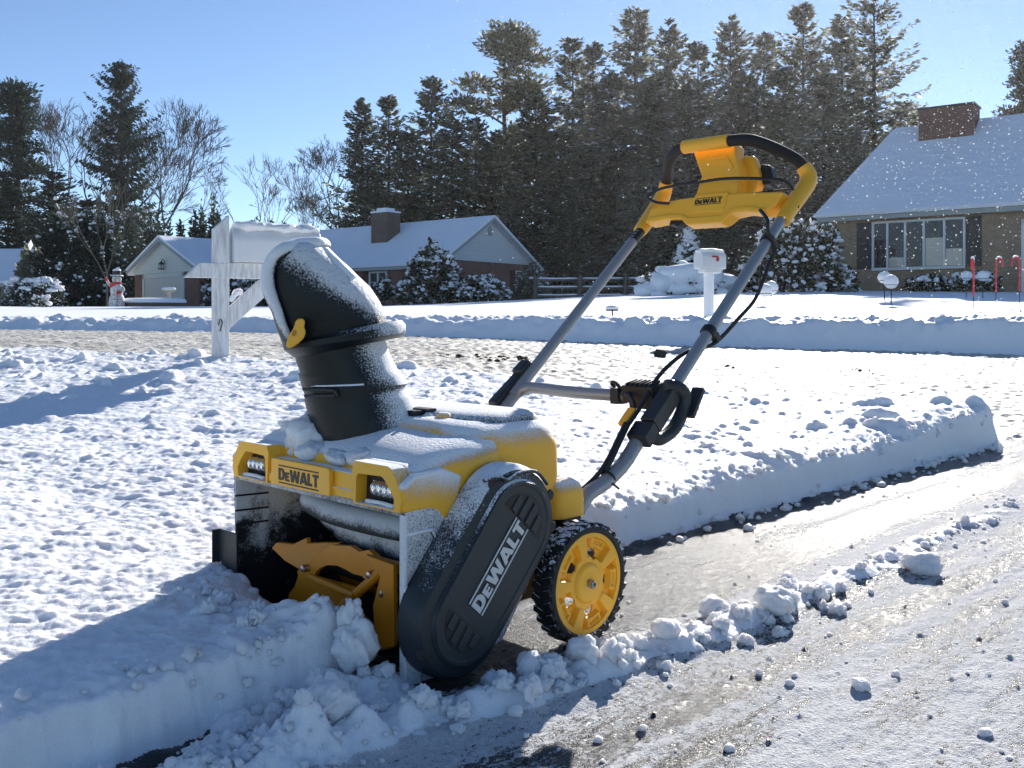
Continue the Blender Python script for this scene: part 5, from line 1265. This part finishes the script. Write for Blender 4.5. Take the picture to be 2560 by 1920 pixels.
la = Q("arm", tube([(-.16, -.02, .70), (-.24, -.03, .80), (-.30, -.04, .90)], .045, 10, 4), 'figure', sm)
Q("mitten", join(tube([(-.30, -.04, .90), (-.325, -.05, .96), (-.345, -.05, 1.02)], lambda t: .055 * (1 - .3 * t), 10, 3), tube([(-.30, -.06, .95), (-.275, -.06, .985)], .022, 8)), 'red', la)
ra = Q("arm", tube([(.17, 0, .70), (.235, -.06, .60), (.17, -.16, .52)], .045, 10, 4), 'figure', sm)
Q("mitten", tube([(.17, -.16, .52), (.11, -.20, .50), (.06, -.21, .50)], .052, 10, 3), 'red', ra)
Q("scarf", join(lathe([(.135, .79), (.155, .81), (.155, .85), (.13, .865)], 20), prism([(-.16, .84), (-.06, .85), (-.10, .70), (-.20, .66)], 'y', -.165, -.14), prism([(.02, .84), (-.06, .84), (-.11, .73), (-.03, .72)], 'y', -.175, -.155)), 'red', sm)
Q("broom", tube([(.075, -.24, -.05), (.085, -.24, .62)], .012, 6), 'bark_tan', sm)
for (x, z, y) in ((-.02, .60, -.205), (-.02, .45, -.19), (-.02, .28, -.25)): Q("button", xf((list(map(Vector, ico(1)[0])), ico(1)[1].tolist()), Matrix.Translation((x, y, z)) @ Matrix.Diagonal((.022, .012, .022, 1))), 'iron', sm)
for x in (-.05, .05): Q("eye", xf((list(map(Vector, ico(1)[0])), ico(1)[1].tolist()), Matrix.Translation((x, -.138, .985)) @ Matrix.Diagonal((.016, .01, .016, 1))), 'iron', sm)
Q("nose", lathe([(.022, 0), (0, .09)], 8, Matrix.Translation((0, -.145, .95)) @ Matrix.Rotation(PI / 2 + .2, 4, 'X')), plain('orange_carrot', (.6, .2, .03), .6), sm)
Q("smile", tube([(-.05, -.140, .915), (0, -.148, .900), (.05, -.140, .915)], .006, 6, 3), 'red', sm)

# planter and bird bath
pl = place("stone_planter", 386, 771, 33, "low round stone planter wall topped with a slab of snow", "planter")
M['stone'] = brick('dark_wall_stone', (.10, .085, .075), (.15, .13, .115), (.05, .045, .04), 5.)
Q("wall", lathe([(1.02, -.3), (1.02, .20), (.85, .21)], 40), 'stone', pl)
Q("snow_slab", lathe([(1.03, .19), (1.05, .24), (1.02, .31), (.9, .345), (.5, .36), (0, .365)], 40), 'snow_cap', pl)
bb = place("bird_bath", 422, 752, 36, "pale stone bird bath with snow heaped in its bowl", "bird bath")
Q("pedestal", lathe([(.15, -.2), (.13, .0), (.085, .06), (.075, .25), (.11, .33)], 20), plain('pale_cast_stone', (.5, .44, .33), .8), bb)
Q("bowl", lathe([(.10, .325), (.22, .36), (.255, .41), (.24, .415)], 24), plain('pale_cast_stone', (.5, .44, .33), .8), bb)
Q("snow_cap", lathe([(.25, .41), (.26, .45), (.22, .50), (0, .52)], 24), 'snow_cap', bb)

# things on the road
def zat(x, y): return float(height(np.array([x]), np.array([y]))[0][0])
rp2 = at(1651, 884, 10.4)
rk = prop(obj("rock", (lambda b: (b[0].tolist(), b[1].tolist()))(blobs([(rp2.x, rp2.y, zat(rp2.x, rp2.y) + .03, .075, .06, .06)], 3, 4, .35)), plain('dark_frozen_lump', (.03, .028, .026), .8, vary=.3)), "dark frozen lump lying alone on the road beyond the handle tubes", "lump")
r_ = np.random.default_rng(5); cl = []
for k in range(60):
    px = r_.uniform(1100, 1330) if k < 40 else r_.uniform(1800, 2200); py = 897 + (px - 1100) * .018 + r_.normal() * 5 if k < 40 else 903 + r_.normal() * 6
    D = 9.2; p = at(px, py, D); s = r_.uniform(.006, .02) if r_.random() < .88 else r_.uniform(.02, .032); cl.append((p.x, D + r_.normal() * .2, 0, s * 1.4, s * 1.2, s * .7))
cl = [(a, b, zat(a, b) + f_ * .5, d_, e_, f_) for a, b, c, d_, e_, f_ in cl]
o_ = npobj("road_grit", *blobs(cl, 1, 7, .4), plain('brown_dirt_crumbs', (.06, .045, .03), .9, vary=.3)); prop(o_, "brown dirt crumbs scattered on the packed snow of the road", "dirt", None, "stuff")

# ------------------------------------------------------------------ loose snow: windrow clumps, crumbs, chunks, and flakes in the air
r_ = np.random.default_rng(12)
def lump_list(n, f):
    out = []
    for _ in range(n):
        lx, ly, s = f()
        w = to_world(lx, ly); out.append((w.x, w.y, zat(w.x, w.y) + s * .35, s * r_.uniform(.85, 1.3), s * r_.uniform(.85, 1.2), s * r_.uniform(.75, 1.05)))
    return out
def row_f():
    ly = r_.uniform(-.5, 2.6) if r_.random() < .55 else r_.uniform(-.4, 1.0); lx = np.interp(ly, ROW_LY, ROW_LX) + r_.normal() * .035
    return lx, ly, (.0035 + .013 * r_.random() ** 2.8) * (1.2 if ly < 1 else .75)
def spill_f():
    ly = r_.normal() * .12 - .25; lx = .30 + r_.normal() * .07
    return lx, ly, .0025 + .011 * r_.random() ** 3
def mouth_f():
    return r_.uniform(-.2, .26), -.16 + r_.normal() * .05, .004 + .014 * r_.random() ** 2
L1 = lump_list(260, row_f) + lump_list(150, spill_f) + lump_list(26, mouth_f)
big_ = [c for c in L1 if c[3] > .010]; small_ = [c for c in L1 if c[3] <= .010]
V1, F1 = blobs(big_, 4, 3, .75, 2.6); o_ = npobj("snow_clumps", V1, F1, M['snow_clump']); prop(o_, "broken snow clumps heaped along the edge of the cleared strip", "snow", None, "stuff")
def scat():
    while True:
        lx, ly = r_.uniform(.5, 1.6), r_.uniform(-.7, 2.6)
        if r_.random() < .8: return lx, ly, .0022 + .0065 * r_.random() ** 3
def strip(): return r_.uniform(.0, .45), r_.uniform(.5, 3.5), .002 + .004 * r_.random() ** 3
def walltop():
    ly = r_.uniform(-.6, 3.8); return np.interp(ly, WALL_LY, WALL_LX) - .015 - abs(r_.normal()) * .03, ly, .003 + .011 * r_.random() ** 2.5
def wallfoot():
    ly = r_.uniform(.9, 3.8); return np.interp(ly, WALL_LY, WALL_LX) + abs(r_.normal()) * .05, ly, .004 + .014 * r_.random() ** 2
V1, F1 = blobs(small_ + lump_list(300, scat) + lump_list(60, strip) + lump_list(110, wallfoot) + lump_list(200, walltop), 2, 5, .6, 2.); o_ = npobj("snow_crumbs", V1, F1, M['snow_clump']); prop(o_, "small crumbs of snow scattered over the driveway", "snow", None, "stuff")

def chunk(px, py, s, label, seed, fl=(1.2, 1., .8), z=0.0, amp=.5):
    D = (CAMZ - z) * F / (py - HY); p = at(px, py, D); zz = zat(p.x, p.y)
    V_, F_ = blobs([(0, 0, 0, s * fl[0], s * fl[1], s * fl[2])], 4, seed, amp, 1.7)
    o = npobj("snow_chunk", V_, F_, M['snow_clump']); o.location = (p.x, p.y, zz + s * fl[2] * .72); return prop(o, label, "snow chunk")
chunk(2305, 1432, .034, "lone large snow chunk lying right of the row of clumps on the driveway", 31, (1.35, 1, .75))
chunk(2152, 1722, .0135, "small squarish snow chunk on the open driveway near the right edge", 32)
chunk(1938, 1545, .033, "biggest rounded chunk in the row of clumps right of the wheel", 33, (1.2, 1, .85))
chunk(1780, 1545, .027, "rounded snow chunk in the row left of the biggest one", 34, (1.1, 1, .9))
chunk(1660, 1625, .021, "blocky snow chunk in front of the wheel on the row's near side", 35, (1.2, .9, .8))
chunk(1458, 1690, .026, "rounded snow chunk just below the yellow wheel", 36, (1.1, .9, 1.0))
chunk(1325, 1720, .023, "rounded snow chunk in the shade right of the belt cover's foot", 37, (1.2, .9, .9))
chunk(825, 1850, .029, "largest loose chunk in the shaded spill at the bottom of the picture", 38, (1.2, 1, .9), amp=.6)
for i, (px, py, y_, s, lb) in enumerate(((925, 1500, -.055, .022, "upright snow chunk resting against the auger mouth's right side"), (965, 1620, -.06, .033, "large smooth snow chunk leaning on the side plate's front edge"))):
    # resting on the pile in the mouth of the blower
    o = npobj("snow_chunk", *blobs([(0, 0, 0, s * 1.0, s * .9, s * 1.25)], 4, 50 + i, .7, 2.3), M['snow_clump']); w = to_world((.205, .222)[i], (-.075, -.085)[i]); o.location = (w.x, w.y, (.118, .075)[i]); prop(o, lb, "snow chunk")

# snow resting on the machine's hood and beside the chute
hm = [(-.10, .055, .372, .055, .05, .045), (-.135, .08, .378, .04, .05, .028), (-.05, .03, .352, .04, .03, .018), (.02, .03, .349, .06, .03, .014), (.09, .035, .352, .035, .03, .016), (-.19, .10, .378, .05, .06, .022), (.07, .20, .398, .025, .02, .022), (.10, .215, .398, .02, .018, .012), (-.02, .25, .405, .03, .02, .012)]
o_ = npobj("hood_snow", *blobs(hm, 4, 8, .35, 2.2), M['snow_clump'], SB); o_['kind'] = 'stuff'

# snow crystals drifting in the backlight
def flake_mat():
    t = NT('drifting_snow_crystal'); a = t.n("BsdfDiffuse", {"Color": (.9, .9, .9, 1)}); b = t.n("BsdfTranslucent", {"Color": (.95, .95, .95, 1)}); m_ = t.t.nodes.new("ShaderNodeMixShader"); m_.inputs[0].default_value = .7
    t.t.links.new(a, m_.inputs[1]); t.t.links.new(b, m_.inputs[2]); t.t.links.new(m_.outputs[0], t.out.inputs[0]); return t.m
r_ = np.random.default_rng(77); cl = []
while len(cl) < 3600:
    px, py = r_.uniform(1050, 2620), r_.uniform(-40, 760)
    w_ = math.exp(-((px - 2420) / 260) ** 2 - ((py - 420) / 230) ** 2) + .30 * math.exp(-((px - 2150) / 420) ** 2) + .05
    if r_.random() > w_: continue
    D = r_.uniform(1.6, 9); s = (.00030 + .0011 * r_.random() ** 4) * D / 1.5 ; p = at(px, py, D)
    cl.append((p.x, p.y, p.z, s, s, s))
o_ = npobj("airborne_snow", *blobs(cl, 0 if False else 1, 4, .2), flake_mat()); prop(o_, "sparkling snow crystals drifting in the air on the right", "snow", None, "stuff")

# thin ice haze in the air
hz_ = bpy.data.meshes.new("haze"); vb, fb = bx(-300, 300, -12, 440, -9, 60); hz_.from_pydata([tuple(p) for p in vb], [], fb)
hm_ = bpy.data.materials.new("ice_haze"); hm_.use_nodes = True; ht = hm_.node_tree; ht.nodes.clear()
ho = ht.nodes.new("ShaderNodeOutputMaterial"); hv = ht.nodes.new("ShaderNodeVolumePrincipled"); hv.inputs["Color"].default_value = (.95, .93, .92, 1); hv.inputs["Density"].default_value = .00019; hv.inputs["Anisotropy"].default_value = .6
ht.links.new(hv.outputs[0], ho.inputs["Volume"]); hz_.materials.append(hm_)
hob = bpy.data.objects.new("haze", hz_); COL.objects.link(hob); prop(hob, "thin ice haze in the backlit air", "haze", None, "stuff")
